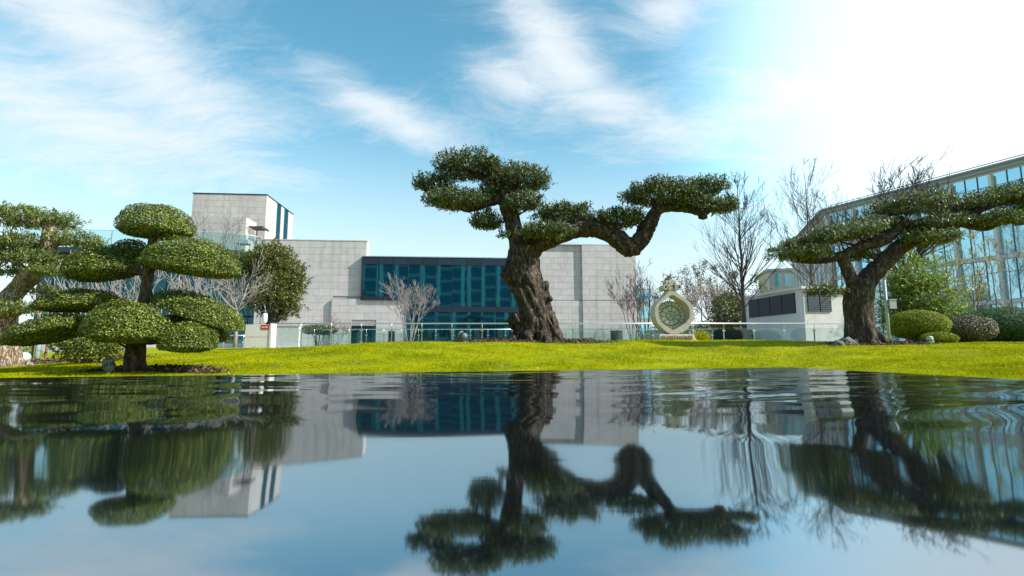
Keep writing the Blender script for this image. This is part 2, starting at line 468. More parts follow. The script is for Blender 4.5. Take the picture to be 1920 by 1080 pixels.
def grass_mat(name, blade):
    m, b, out = new_mat(name)
    geo = b.n('ShaderNodeNewGeometry')
    n1 = b.noise(geo.outputs['Position'], 0.9, 5, 0.65)
    n2 = b.noise(geo.outputs['Position'], 9.0, 4, 0.6)
    f = b.math('ADD', b.math('MULTIPLY', n1, 0.6), b.math('MULTIPLY', n2, 0.4))
    c = b.ramp(f, [(0.34, (0.15, 0.19, 0.002, 1)), (0.5, (0.33, 0.35, 0.002, 1)), (0.66, (0.50, 0.48, 0.006, 1))])
    dry = b.noise(geo.outputs['Position'], 1.7, 6, 0.7)
    c = b.mix(b.smooth(dry, 0.56, 0.74, 0, 0.55), c, (0.40, 0.34, 0.08, 1))
    if blade:
        c = b.mix(1.0, c, b.ramp(geo.outputs['Random Per Island'], [(0, (0.6, 0.62, 0.5, 1)), (0.6, (1, 1, 1, 1)), (1, (1.5, 1.4, 1.5, 1))]), 'MULTIPLY')
    else:
        c = b.mix(1.0, c, (0.75, 0.75, 0.8, 1), 'MULTIPLY')
    p = b.n('ShaderNodeBsdfPrincipled'); p.inputs['Roughness'].default_value = 0.8; p.inputs['Specular IOR Level'].default_value = 0.05
    m.node_tree.links.new(c, p.inputs['Base Color'])
    if blade:
        t = b.n('ShaderNodeBsdfTranslucent'); m.node_tree.links.new(c, t.inputs[0])
        mx = b.n('ShaderNodeMixShader'); mx.inputs[0].default_value = 0.4
        m.node_tree.links.new(p.outputs[0], mx.inputs[1]); m.node_tree.links.new(t.outputs[0], mx.inputs[2])
        m.node_tree.links.new(mx.outputs[0], out.inputs[0])
    else:
        m.node_tree.links.new(p.outputs[0], out.inputs[0])
    return m
M['lawn'] = grass_mat('lawn_ground', False)
M['blade'] = grass_mat('grass_blade', True)

def water_mat():
    m, b, out = new_mat('pool_water')
    geo = b.n('ShaderNodeNewGeometry')
    pos = geo.outputs['Position']
    # slow swell, plus finer ripples running in from the right-hand edge
    sw = b.noise(b.mapping(pos, rot=(0, 0, math.radians(14)), scale=(0.7, 1.0, 1), loc=(4.3, 1.7, 0)), 1.05, 1.5, 0.4, 0.3)
    rp = b.noise(b.mapping(pos, rot=(0, 0, math.radians(22)), scale=(0.40, 2.0, 1), loc=(2, 0, 0)), 5.0, 3, 0.5, 0.5)
    sp = b.n('ShaderNodeSeparateXYZ'); b.put(sp.inputs[0], pos)
    # wind patch reaching the far right part of the pool
    patch = b.math('MULTIPLY', b.smooth(sp.outputs[0], 0.1, 1.5), b.smooth(sp.outputs[1], 1.0, 2.4))
    far = b.smooth(sp.outputs[1], 1.2, 3.2, 0.0, 0.28)
    amp = b.math('MULTIPLY', b.math('ADD', b.math('MULTIPLY', patch, 1.7), b.math('ADD', far, 0.05)), 0.0042)
    h = b.math('MULTIPLY', rp, b.math('MULTIPLY', amp, 0.35))
    bn = b.n('ShaderNodeBump'); bn.inputs['Strength'].default_value = 1.0; bn.inputs['Distance'].default_value = 1.0
    m.node_tree.links.new(h, bn.inputs['Height'])
    p = b.n('ShaderNodeBsdfPrincipled')
    p.inputs['Base Color'].default_value = (0.004, 0.006, 0.008, 1)
    p.inputs['Roughness'].default_value = 0.045
    p.inputs['IOR'].default_value = 5.5
    p.inputs['Specular Tint'].default_value = (0.84, 0.94, 1.0, 1)
    m.node_tree.links.new(bn.outputs[0], p.inputs['Normal'])
    m.node_tree.links.new(p.outputs[0], out.inputs[0])
    return m
M['water'] = water_mat()

# ------------------------------------------------------------------ terrain
PC = Vector((5.75, 10.65)); PL = Vector((-6.95, 6.88)); PR = Vector((6.45, 6.35))
dl = (PL - PC).normalized(); dr = (PR - PC).normalized()
WZ = 0.225                                                       # the basin is raised above the lawn
LAWN_EDGE = [PC, PC + dl * 24, PC + dl * 24 + dr * 15, PC + dr * 15]      # where the lawn starts to rise
POOL = [p * ((CAM.z - WZ) / CAM.z) for p in LAWN_EDGE]           # water outline, counter-clockwise from the far corner
def pool_sd(X, Y):
    """signed distance outside the convex pool outline"""
    best = None
    for i in range(4):
        a, c = LAWN_EDGE[i], LAWN_EDGE[(i + 1) % 4]
        e = (c - a).normalized()
        nx, ny = e.y, -e.x
        d = (X - a.x) * nx + (Y - a.y) * ny
        best = d if best is None else np.maximum(best, d)
    return best
CREST = np.array([(-300, 692, 9.5), (0, 690, 9.6), (100, 684, 10.5), (200, 677, 11.3), (300, 669, 12), (400, 661.5, 12.5), (500, 656, 13), (600, 650, 13.6),
                  (700, 645, 14.2), (850, 642.5, 15), (1000, 640, 16), (1200, 639, 18), (1300, 638.5, 18.5), (1450, 639.5, 17.5), (1600, 643, 15.5),
                  (1750, 645, 16), (1920, 643, 18), (2300, 643, 18)])
CU = (CREST[:, 0] - 960) / F
CD = CREST[:, 2]
CZ = 0.4 + (HOR - CREST[:, 1]) / F * CD
GROUND = 0.40
def terrain(X, Y):
    X = np.asarray(X, float); Y = np.asarray(Y, float)
    d = pool_sd(X, Y)
    u = X / np.maximum(Y, 3.0)
    Dc = np.interp(u, CU, CD); zc = np.interp(u, CU, CZ)
    r = np.maximum(Dc - Y, 0)
    s = np.clip(d, 0, None) / (np.clip(d, 0, None) + r + 1e-6)
    z = zc * np.sin(np.pi / 2 * s) + 0.012
    t = np.clip((Y - Dc) / 8.0, 0, 1); t = t * t * (3 - 2 * t)
    z = z * (1 - t) + GROUND * t
    side = np.clip((np.abs(X) - 25) / 20, 0, 1); z = z * (1 - side) + GROUND * side
    back = np.clip((-Y - 8) / 10, 0, 1); z = z * (1 - back) + GROUND * back
    z = z + 0.02 * np.sin(X * 1.3 + Y * .6) * np.sin(Y * 1.1 - X * .5) * np.clip(d / 2, 0, 1) * (1 - t) * (1 - side)
    return np.where(d < 0, np.maximum(d * 0.03, -0.06) + 0.012, z)
def tz(x, y): return float(terrain(x, y))

def axis(lo, hi, step, far):
    a = list(np.arange(lo, hi + 1e-6, step))
    g, left, right = step, [], []
    x = hi
    while x < far:
        g *= 1.35; x += g; right.append(x)
    x, g = lo, step
    while x > -far:
        g *= 1.35; x -= g; left.append(x)
    return np.array(left[::-1] + a + right)
gx, gy = axis(-18, 20, 0.2, 3000), axis(2, 26, 0.2, 3000)
XX, YY = np.meshgrid(gx, gy)
ZZ = terrain(XX, YY)
nx, ny = len(gx), len(gy)
me = bpy.data.meshes.new('lawn')
vv = np.stack([XX, YY, ZZ], -1).reshape(-1, 3)
ii = np.arange(nx * ny).reshape(ny, nx)
ff = np.stack([ii[:-1, :-1], ii[:-1, 1:], ii[1:, 1:], ii[1:, :-1]], -1).reshape(-1, 4)
me.vertices.add(len(vv)); me.vertices.foreach_set('co', vv.astype(np.float32).ravel())
me.loops.add(ff.size); me.loops.foreach_set('vertex_index', ff.astype(np.int32).ravel())
me.polygons.add(len(ff)); me.polygons.foreach_set('loop_start', np.arange(0, ff.size, 4, dtype=np.int32))
me.polygons.foreach_set('use_smooth', np.ones(len(ff), bool))
me.update(calc_edges=True)
tag(link('lawn', me, M['lawn']), kind='structure')

def water_mesh():
    """one sheet to the coping, finest in front, with real low waves"""
    th = np.concatenate([np.linspace(math.radians(32), math.radians(148), 620), np.linspace(math.radians(148), math.radians(392), 90)[1:-1]])
    edge = np.full(len(th), 1e9)
    for i in range(4):
        a, c = POOL[i], POOL[(i + 1) % 4]; e = c - a
        den = np.cos(th) * e.y - np.sin(th) * e.x
        t = (a.x * e.y - a.y * e.x) / np.where(np.abs(den) < 1e-9, 1e-9, den)
        edge = np.where(t > 0, np.minimum(edge, t), edge)
    m = 400
    r0 = 0.10
    q = np.linspace(0, 1, m)
    Rr = r0 * (edge[None, :] / r0) ** q[:, None]
    X, Y = Rr * np.cos(th)[None], Rr * np.sin(th)[None]
    rng = np.random.default_rng(12)
    Z = np.zeros_like(X)
    def waves(n, lo, hi, slope, d0, sp):
        z = np.zeros_like(X)
        for k in range(n):
            wl = lo * (hi / lo) ** rng.random(); a = math.radians(d0 + rng.normal(0, sp)); kk = 2 * math.pi / wl
            z += slope / kk * np.sin(kk * (X * math.cos(a) + Y * math.sin(a)) + rng.uniform(0, 6.28))
        return z
    sm = lambda x, a, b: (lambda t: t * t * (3 - 2 * t))(np.clip((x - a) / (b - a), 0, 1))
    Z += waves(7, 0.55, 1.9, 0.0048, 75, 40)
    Z += waves(5, 0.22, 0.5, 0.0016, 70, 35)
    patch = sm(X, 0.1, 1.0) * sm(Y, 0.8, 1.7)
    Z += waves(7, 0.16, 0.40, 0.016, 110, 9) * patch
    Z += waves(5, 0.16, 0.30, 0.0055, 82, 25) * sm(Y, 1.2, 2.8)
    Z *= 1 - sm(Rr / edge[None, :], 0.97, 1.0)
    V = np.stack([X, Y, Z + WZ], -1).reshape(-1, 3)
    nt = len(th)
    ii = np.arange(m * nt).reshape(m, nt)
    nx_ = np.roll(ii, -1, axis=1)
    Fq = np.stack([ii[:-1], ii[1:], nx_[1:], nx_[:-1]], -1).reshape(-1, 4)
    V = np.vstack([V, [[0, 0, WZ]]])
    me = bpy.data.meshes.new('water')
    tri = np.stack([np.full(nt, len(V) - 1), ii[0], nx_[0]], -1)
    loops = np.concatenate([Fq.ravel(), tri.ravel()]).astype(np.int32)
    starts = np.concatenate([np.arange(0, Fq.size, 4), Fq.size + np.arange(0, tri.size, 3)]).astype(np.int32)
    me.vertices.add(len(V)); me.vertices.foreach_set('co', V.astype(np.float32).ravel())
    me.loops.add(len(loops)); me.loops.foreach_set('vertex_index', loops)
    me.polygons.add(len(starts)); me.polygons.foreach_set('loop_start', starts)
    me.polygons.foreach_set('use_smooth', np.ones(len(starts), bool))
    me.update(calc_edges=True); me.validate()
    return me
wm = water_mesh()
tag(link('water', wm, M['water']), kind='structure')
rim = empty('pool_basin', (POOL[0].x, POOL[0].y, 0)); tag(rim, kind='structure')
for i in range(4):
    a, c = POOL[i], POOL[(i + 1) % 4]
    L = (c - a).length; n = int(L / 0.9)
    d = (c - a).normalized(); ang = math.atan2(d.y, d.x)
    nrm = Vector((d.y, -d.x))
    for k in range(n):
        m_ = a + d * (L * (k + .5) / n) - POOL[0]
        q = m_ + nrm * 0.020
        piece('coping_stone', (q.x, q.y, WZ - 0.029), (L / n - 0.004, 0.05, 0.05), M['granite'], rim, (0, 0, ang))
        q = m_ + nrm * 0.012
        piece('wall_slab', (q.x, q.y, WZ / 2 - 0.11), (L / n - 0.003, 0.03, WZ + .10), M['granite'], rim, (0, 0, ang))

# paved court round the buildings, laid as joined slabs
M['paving'] = pbr('plaza_paving', (0.36, 0.335, 0.325), 0.8, var=0.08, nscale=1.2, bump=.1)
tag(Geo().box(-75, 75, 26.6, 75, GROUND - .05, GROUND + .006).build('pavement', M['paving']), kind='structure')

# ------------------------------------------------------------------ grass blades
def grass():
    rng = np.random.default_rng(3)
    N = 520000
    u = rng.uniform(-1.12, 1.12, N)
    D = 1.0 / (rng.uniform(1 / 20.5, 1 / 5.6, N))
    X, Y = u * D, D
    keep = pool_sd(X, Y) > -0.9
    X, Y = X[keep], Y[keep]
    Dc = np.interp(X / Y, CU, CD)
    keep = Y < Dc + 1.2
    X, Y = X[keep], Y[keep]
    # the low strip between the basin wall and the rising lawn
    m = 90000
    xs, ys = rng.uniform(-9, 9, m), rng.uniform(0.5, 11, m); k = (CAM.z - WZ) / CAM.z
    ok = (pool_sd(xs, ys) <= -0.9) & (pool_sd(xs / k, ys / k) > 0.16)
    X, Y = np.concatenate([X, xs[ok]]), np.concatenate([Y, ys[ok]])
    n = len(X)
    Z = terrain(X, Y) - 0.004
    a = rng.uniform(0, 2 * np.pi, n)
    tuft = 0.6 + 0.8 * rng.random(n) ** 2
    patchy = 0.75 + 0.35 * (np.sin(X * 2.1 + 1.3 * np.sin(Y * 1.7)) * np.sin(Y * 2.7 + np.sin(X * 1.1)))
    h = 0.040 * tuft * patchy
    w = rng.uniform(0.003, 0.0065, n) * np.clip(Y / 9, 0.8, 2.0)
    lean = rng.normal(0, 0.45, (n, 2)) * h[:, None]
    V = np.zeros((n, 3, 3))
    V[:, 0] = np.stack([X - np.cos(a) * w, Y - np.sin(a) * w, Z], -1)
    V[:, 1] = np.stack([X + np.cos(a) * w, Y + np.sin(a) * w, Z], -1)
    V[:, 2] = np.stack([X + lean[:, 0], Y + lean[:, 1], Z + h], -1)
    o = link('grass', polymesh('grass', V.reshape(-1, 3), 3), M['blade'])
    tag(o, 'short bright yellow green grass covering the lawn mound', 'grass', kind='stuff')
grass()

def strewn_leaves():
    rng = np.random.default_rng(77)
    n = 900
    u = rng.uniform(-1.05, 1.05, n); D = 1 / rng.uniform(1 / 17, 1 / 7.0, n)
    X, Y = u * D, D
    k = pool_sd(X, Y) > 0.1
    X, Y = X[k], Y[k]; n = len(X)
    Z = terrain(X, Y) + 0.03
    ax = rng.normal(0, 1, (n, 3)) * np.array([1, 1, .3]); ax /= np.linalg.norm(ax, axis=1)[:, None]
    o = link('fallen_leaves', polymesh('fallen_leaves', quads(np.stack([X, Y, Z], -1), ax, rng.normal(0, .3, (n, 3)) + np.array([0, 0, 1]), rng.uniform(.03, .07, n), rng.uniform(.015, .035, n)), 4), M['litter'])
    tag(o, 'dead leaves strewn over the lawn', 'leaves', kind='stuff')

# ------------------------------------------------------------------ foliage
def lump(dirs, seed, k=3.0):
    r = np.random.default_rng(seed)
    out = np.zeros(len(dirs))
    for i in range(6):
        w = r.normal(0, 1, 3) * k; ph = r.uniform(0, 6.28)
        out += np.sin(dirs @ w + ph) / 6
    return out

def pad_points(rng, n, R, seed, flat=0.55, lumpy=0.28, shell=0.35, k=3.2):
    d = rng.normal(0, 1, (n, 3)); d /= np.linalg.norm(d, axis=1)[:, None]
    r = 1 - shell * rng.random(n) ** 1.6
    r = r * (1 + lumpy * lump(d, seed, k))
    P = d * r[:, None]
    low = P[:, 2] < 0
    P[low, 2] *= flat
    nrm = d / np.array(R)
    nrm /= np.linalg.norm(nrm, axis=1)[:, None]
    return P * np.array(R), nrm

def quads(P, ax, nrm, L, W):
    """diamond leaves from base point, axis, facing"""
    side = np.cross(ax, nrm); side /= (np.linalg.norm(side, axis=1)[:, None] + 1e-9)
    up = np.cross(side, ax)
    V = np.zeros((len(P), 4, 3))
    V[:, 0] = P
    V[:, 1] = P + ax * (L * 0.5)[:, None] + side * (W * .5)[:, None] + up * (W * .12)[:, None]
    V[:, 2] = P + ax * L[:, None]
    V[:, 3] = P + ax * (L * 0.5)[:, None] - side * (W * .5)[:, None] + up * (W * .12)[:, None]
    return V.reshape(-1, 3)

def rand_unit(rng, n):
    d = rng.normal(0, 1, (n, 3)); return d / np.linalg.norm(d, axis=1)[:, None]

def sprig_leaves(rng, R, n, L, W, seed, up=0.45, per=9, sl=2.0, **kw):
    m = max(1, n // per)
    P, nr = pad_points(rng, m, R, seed, **kw)
    d = nr * 0.75 + rand_unit(rng, m) * 0.45 + np.array([0, 0, up]); d /= np.linalg.norm(d, axis=1)[:, None]
    t = np.tile(np.linspace(0.0, 1, per), m)
    P = np.repeat(P, per, 0); D = np.repeat(d, per, 0)
    nn = len(P)
    base = P + D * (t * L * sl)[:, None] - D * (L * sl * .5)
    ax = D * 0.55 + rand_unit(rng, nn) * 0.75; ax /= np.linalg.norm(ax, axis=1)[:, None]
    ll = L * rng.uniform(0.7, 1.25, nn); ww = W * rng.uniform(0.7, 1.25, nn)
    return quads(base, ax, rand_unit(rng, nn) * .8 + np.array([0, 0, 1.1]), ll, ww)

def shell_leaves(rng, R, n, L, W, seed, **kw):
    P, nr = pad_points(rng, n, R, seed, **kw)
    ax = np.cross(nr, rand_unit(rng, n)); ax /= np.linalg.norm(ax, axis=1)[:, None]
    ax = ax * 0.85 + nr * rng.uniform(-.1, .8, n)[:, None]; ax /= np.linalg.norm(ax, axis=1)[:, None]
    nf = nr + rand_unit(rng, n) * 0.7 + np.array([0, 0, .35])
    ll = L * rng.uniform(0.7, 1.25, n); ww = W * rng.uniform(0.7, 1.2, n)
    return quads(P, ax, nf, ll, ww)

def roty(V, deg):
    a = math.radians(deg); c, s = math.cos(a), math.sin(a)
    X = V[:, 0] * c + V[:, 2] * s; Z = -V[:, 0] * s + V[:, 2] * c
    return np.stack([X, V[:, 1], Z], -1)

def ell_area(R):
    a, b, c = R; p = 1.6
    return 4 * math.pi * (((a * b) ** p + (a * c) ** p + (b * c) ** p) / 3) ** (1 / p)

def chain_tube(g, pts, rad, sides=10, n=5):
    A = catmull(np.hstack([np.array(pts, float), np.array(rad, float)[:, None]]), n)
    g.tube([tuple(a[:3]) for a in A], [max(a[3], 0.004) for a in A], sides)

def organic(name, g, vox, mat, parent, amp, seed, skel=None, rmax=0.5, stretch=0.09, twist=0.9, centre=(0, 0), lumps=0.0, fluteK=5.0):
    """join overlapping tubes into one skin, then give it ridges, folds and burls"""
    tmp = link(name, g.mesh(name), mat)
    md = tmp.modifiers.new('r', 'REMESH'); md.mode = 'VOXEL'; md.voxel_size = vox
    dg = bpy.context.evaluated_depsgraph_get()
    me = bpy.data.meshes.new_from_object(tmp.evaluated_get(dg))
    bpy.data.objects.remove(tmp)
    n = len(me.vertices)
    co = np.empty(n * 3, np.float32); me.vertices.foreach_get('co', co); co = co.reshape(-1, 3).astype(float)
    # smooth a little so the joins flow
    ne = len(me.edges); ed = np.empty(ne * 2, np.int32); me.edges.foreach_get('vertices', ed); ed = ed.reshape(-1, 2)
    for _ in range(6):
        acc = np.zeros_like(co); cnt = np.zeros(n)
        np.add.at(acc, ed[:, 0], co[ed[:, 1]]); np.add.at(acc, ed[:, 1], co[ed[:, 0]])
        np.add.at(cnt, ed[:, 0], 1); np.add.at(cnt, ed[:, 1], 1)
        co = co * 0.5 + 0.5 * acc / np.maximum(cnt, 1)[:, None]
    me.vertices.foreach_set('co', co.astype(np.float32).ravel()); me.update()
    nr = np.empty(n * 3, np.float32); me.vertices.foreach_get('normal', nr); nr = nr.reshape(-1, 3)
    off = np.zeros(n)
    cx, cy = centre
    for i in range(n):
        x, y, z = co[i]
        a = twist * z
        rx = (x - cx) * math.cos(a) - (y - cy) * math.sin(a); ry = (x - cx) * math.sin(a) + (y - cy) * math.cos(a)
        q = Vector((rx * fluteK, ry * fluteK, z * fluteK * stretch + seed))
        q += Vector((0, 0, 0)) + mnoise.noise_vector(q * .6) * .35
        f1 = abs(mnoise.noise(q)) ** .8; f2 = abs(mnoise.noise(q * 2.3)) ** .8
        q2 = Vector((rx * 15, ry * 15, z * 3.5 + seed))
        f3 = mnoise.noise(q2)
        o = -(0.32 - f1) * 1.7 - (0.25 - f2) * 0.40 + f3 * 0.16
        if lumps: o += lumps * max(0, mnoise.noise(Vector((x * 2.6 + seed, y * 2.6, z * 2.6))) - 0.1)
        off[i] = o * amp * (0.55 + 1.1 * abs(mnoise.noise(Vector((x * 1.7, y * 1.7, z * 1.1 + seed)))) * 1.6)
    if skel:
        S = np.array([tuple(q[0]) for q in skel]); SR = np.array([q[1] for q in skel])
        for i0 in range(0, n, 4000):
            dd = np.linalg.norm(co[i0:i0 + 4000, None, :] - S[None], axis=2) / SR[None]
            rl = SR[dd.argmin(1)]
            off[i0:i0 + 4000] *= np.clip(rl / rmax, 0.16, 1.0) ** 1.15
    co = co + nr * off[:, None]
    me.vertices.foreach_set('co', co.astype(np.float32).ravel())
    me.polygons.foreach_set('use_smooth', np.ones(len(me.polygons), bool))
    me.update()
    me.name = name
    return link(name, me, mat, parent)

def cloud_tree(name, label, D, base_px, stems, pads, bark, leaf, vox, amp, cover, LW, kind='sprig', group=None, roots=7, rootr=1.0, lumps=0.0,
               burls=(), seed=1, depthk=0.95, sink=0.08, twist=0.9, per_pad_twigs=5, padk=0.95, ryk=1.0):
    """a trained tree: pixel chains give the stems, pixel ellipses the clipped pads"""
    rng = np.random.default_rng(seed); rnd = random.Random(seed)
    b0 = at(base_px[0], base_px[1], D)
    zb = tz(b0.x, b0.y)
    base = Vector((b0.x, b0.y, zb))
    root = empty(name, base, 0, label, 'tree', group)
    pp = F / D
    def L(px, py, dd=0.0): return at(px, py, D + dd) - base
    g = Geo()
    skel = []
    for ch in stems:
        pts = [L(p[0], p[1], p[3] if len(p) > 3 else 0) for p in ch]
        rad = [p[2] / pp for p in ch]
        if ch is stems[0]:
            pts[0].z = -sink
        chain_tube(g, pts, rad, 14, 6)
        A = catmull(np.hstack([np.array([tuple(p) for p in pts]), np.array(rad)[:, None]]), 4)
        skel += [(Vector(a[:3]), a[3]) for a in A]
    for (px, py, r, dd) in burls:
        c = L(px, py, dd); rr = r / pp
        gg = Geo()
        vs = []
        bm = bmesh.new(); bmesh.ops.create_icosphere(bm, subdivisions=2, radius=rr)
        bm.verts.ensure_lookup_table()
        g.add([tuple(v_.co + c) for v_ in bm.verts], [tuple(v_.index for v_ in f.verts) for f in bm.faces]); bm.free()
    r0 = stems[0][0][2] / pp
    for k in range(roots):
        a = 2 * math.pi * k / roots + rnd.uniform(-.25, .25)
        d = Vector((math.cos(a), math.sin(a), 0)); ln = r0 * rnd.uniform(1.15, 1.6) * rootr
        p1 = d * ln
        zz = tz(base.x + p1.x, base.y + p1.y) - zb
        chain_tube(g, [d * r0 * .55 + Vector((0, 0, r0 * rnd.uniform(.9, 1.5))), d * r0 * 0.9 + Vector((0, 0, r0 * .32)), Vector((p1.x, p1.y, zz - 0.02)), Vector((p1.x * 1.25, p1.y * 1.25, zz - 0.12))],
                   [r0 * .30, r0 * .26, r0 * .16, r0 * .06], 8, 5)
    organic('trunk', g, vox, bark, root, amp, seed * 3.7, skel, r0 * .8, lumps=lumps, twist=twist)
    tw = Geo()
    for i, pd in enumerate(pads):
        px, py, rx, ry = pd[:4]; q_ = padk * (D + (pd[4] if len(pd) > 4 else 0)) / D; rx *= q_; ry *= q_ * ryk
        dd = pd[4] if len(pd) > 4 else 0.0
        tilt = pd[5] if len(pd) > 5 else 0.0
        dens = pd[6] if len(pd) > 6 else 1.0
        c = L(px, py + ry * 0.18, dd)
        R = (rx / pp, rx / pp * depthk * (1 if rx < 75 else 0.8), ry / pp * 1.08)
        if kind != 'sprig':
            c = L(px, py + ry * .42, dd); R = (R[0], R[1], ry / pp * 1.42)
        n = int(ell_area(R) * cover / (LW[0] * LW[1] * .5) * dens)
        if kind == 'sprig':
            V = sprig_leaves(rng, R, n, LW[0], LW[1], seed * 50 + i, lumpy=0.40, shell=0.45, k=6.0, flat=.42)
        else:
            V = shell_leaves(rng, R, n, LW[0], LW[1], seed * 50 + i, lumpy=0.14, shell=0.32, flat=0.30, k=6.0)
        V = roty(V, tilt) + np.array(c)
        link('foliage_pad', polymesh('foliage_pad', V, 4), leaf, root)
        # branchlets carrying the pad
        near = min(skel, key=lambda s: (s[0] - c).length)
        for q in range(per_pad_twigs + int(R[0] * 3)):
            o = Vector((rnd.uniform(-.75, .75) * R[0], rnd.uniform(-.7, .7) * R[1], rnd.uniform(-.3, .35) * R[2]))
            o = Vector(roty(np.array([o]), tilt)[0])
            e = c + o
            s0 = min(skel, key=lambda s: (s[0] - e).length * (1 + .35 * rnd.random()))
            mid = s0[0].lerp(e, .5) + Vector((rnd.uniform(-.08, .08), rnd.uniform(-.08, .08), -0.05 - .05 * rnd.random())) * min(1, (e - s0[0]).length * 1.5)
            rr = min(s0[1] * .5, 0.012 + 0.022 * (e - s0[0]).length)
            tw = Geo(); chain_tube(tw, [s0[0], mid, e], [rr, rr * .75, rr * .35], 5, 4)
            tw.build('branch', bark, root, True)
    return root

strewn_leaves()
# ---- the tall olive in the middle
centre_pads = [(878, 311, 70, 26, .1), (813, 344, 38, 20, 0), (853, 374, 62, 19, -.45), (976, 335, 62, 29, .1), (981, 378, 40, 19, -.5), (932, 358, 40, 26, .2),
               (914, 414, 33, 22, .1), (1022, 434, 52, 15, -.6), (1058, 401, 58, 19, .15), (1160, 410, 56, 17, .15), (1240, 363, 86, 26, 0), (1323, 350, 44, 19, .2),
               (1354, 385, 33, 17, -.1), (1300, 378, 40, 12, -.2), (945, 440, 10, 8, -.3)]
centre_stems = [
    [(1006, 636, 41), (1006, 612, 35), (1004, 588, 32), (997, 553, 31), (985, 527, 33), (978, 508, 33), (981, 485, 29), (985, 462, 27)],
    [(980, 485, 22), (973, 455, 18), (966, 432, 16), (957, 402, 16), (950, 383, 15), (941, 352, 13), (915, 338, 9), (878, 318, 6)],
    [(950, 383, 12), (960, 355, 10), (975, 338, 7)],
    [(946, 370, 9), (905, 385, 7), (875, 390, 9), (860, 382, 5)],
    [(986, 480, 22), (1004, 460, 20), (1033, 446, 19), (1064, 434, 18), (1101, 428, 17), (1138, 435, 17), (1160, 450, 18), (1181, 465, 17), (1203, 447, 17), (1219, 417, 14), (1232, 395, 11),
     (1255, 389, 9), (1290, 393, 7), (1318, 398, 8), (1335, 392, 4)],
    [(1232, 398, 10), (1233, 378, 8), (1240, 365, 5)],
    [(1318, 398, 8), (1318, 410, 8.5)],
    [(995, 455, 14), (1010, 440, 10), (1025, 436, 5)]]
cloud_tree('olive_tree', 'old gnarled olive tree with a thick burled trunk and one long arching limb', 14.7, (1006, 636), centre_stems, centre_pads,
           M['bark_dark'], M['olive'], 0.026, 0.10, 2.0, (0.085, 0.033), seed=4, lumps=0.5, padk=.93, roots=9,
           burls=[(1020, 536, 10, -.25), (969, 603, 18, -.2), (952, 516, 14, -.15), (1176, 470, 13, 0), (1028, 560, 7, -.3)])

# ---- the leaning olive on the right
right_pads = [(1707, 385, 74, 21, .2), (1559, 443, 112, 17, -.1, -10), (1503, 474, 56, 17, -.3), (1600, 425, 60, 13, .3, -8), (1747, 420, 72, 15, .1, -8), (1742, 447, 58, 13, -.3),
              (1850, 373, 92, 21, .1, -13), (1872, 411, 52, 14, -.3), (1617, 478, 32, 11, .3), (1547, 545, 36, 11, -.2), (1915, 395, 46, 17, .3), (1660, 425, 48, 12, .5), (1950, 360, 70, 18, 0, -10)]
right_stems = [
    [(1620, 643, 29), (1613, 622, 24), (1611, 600, 23), (1611, 570, 24), (1613, 545, 25), (1620, 528, 21)],
    [(1608, 550, 18), (1597, 524, 12), (1585, 497, 11), (1575, 480, 10), (1548, 489, 6), (1501, 491, 4)],
    [(1576, 480, 8), (1613, 463, 9), (1657, 450, 11), (1680, 432, 8), (1700, 408, 6)],
    [(1618, 545, 19), (1628, 522, 17), (1655, 495, 16), (1680, 470, 15), (1713, 449, 13), (1755, 432, 13), (1797, 416, 11), (1838, 391, 9), (1920, 362, 7), (1965, 350, 5)],
    [(1797, 416, 8), (1830, 428, 5), (1859, 426, 5), (1878, 404, 5), (1905, 418, 5), (1935, 416, 4)],
    [(1605, 560, 10), (1580, 548, 6), (1550, 548, 4)]]
cloud_tree('olive_tree', 'olive tree leaning to the right beside the round shrubs, its crown cut by the frame', 14.0, (1620, 643), right_stems, right_pads,
           M['bark_mid'], M['olive_mid'], 0.025, 0.075, 1.6, (0.082, 0.031), seed=9, padk=.9, ryk=.82, roots=10, rootr=1.15, twist=0.4, lumps=0.2)

# ---- the sunlit olive at the left edge
left_pads = [(45, 409, 112, 18, 0), (22, 452, 66, 17, -.2), (142, 451, 55, 14, .1), (72, 482, 50, 15, -.2), (20, 480, 46, 13, .2), (88, 508, 42, 11, -.3), (10, 507, 36, 10, 0),
             (82, 546, 30, 9, .2), (20, 578, 58, 12, -.4), (-60, 440, 70, 20, 0)]
left_stems = [
    [(2, 692, 30), (3, 660, 27), (5, 625, 23), (8, 598, 21), (16, 566, 18), (38, 536, 16), (60, 516, 16), (78, 488, 13), (90, 462, 14), (95, 434, 13), (92, 415, 8)],
    [(55, 520, 9), (32, 494, 6), (5, 480, 5), (-40, 462, 4)],
    [(70, 500, 7), (92, 492, 5), (115, 492, 4)],
    [(90, 460, 7), (120, 455, 5), (150, 452, 4)],
    [(8, 600, 10), (30, 588, 7), (50, 580, 4)]]
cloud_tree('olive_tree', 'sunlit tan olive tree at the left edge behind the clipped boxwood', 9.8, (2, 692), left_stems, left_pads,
           M['bark_tan_sunlit'], M['olive_lit'], 0.022, 0.035, 1.15, (0.062, 0.021), seed=15, padk=.84, roots=7, twist=0.5)

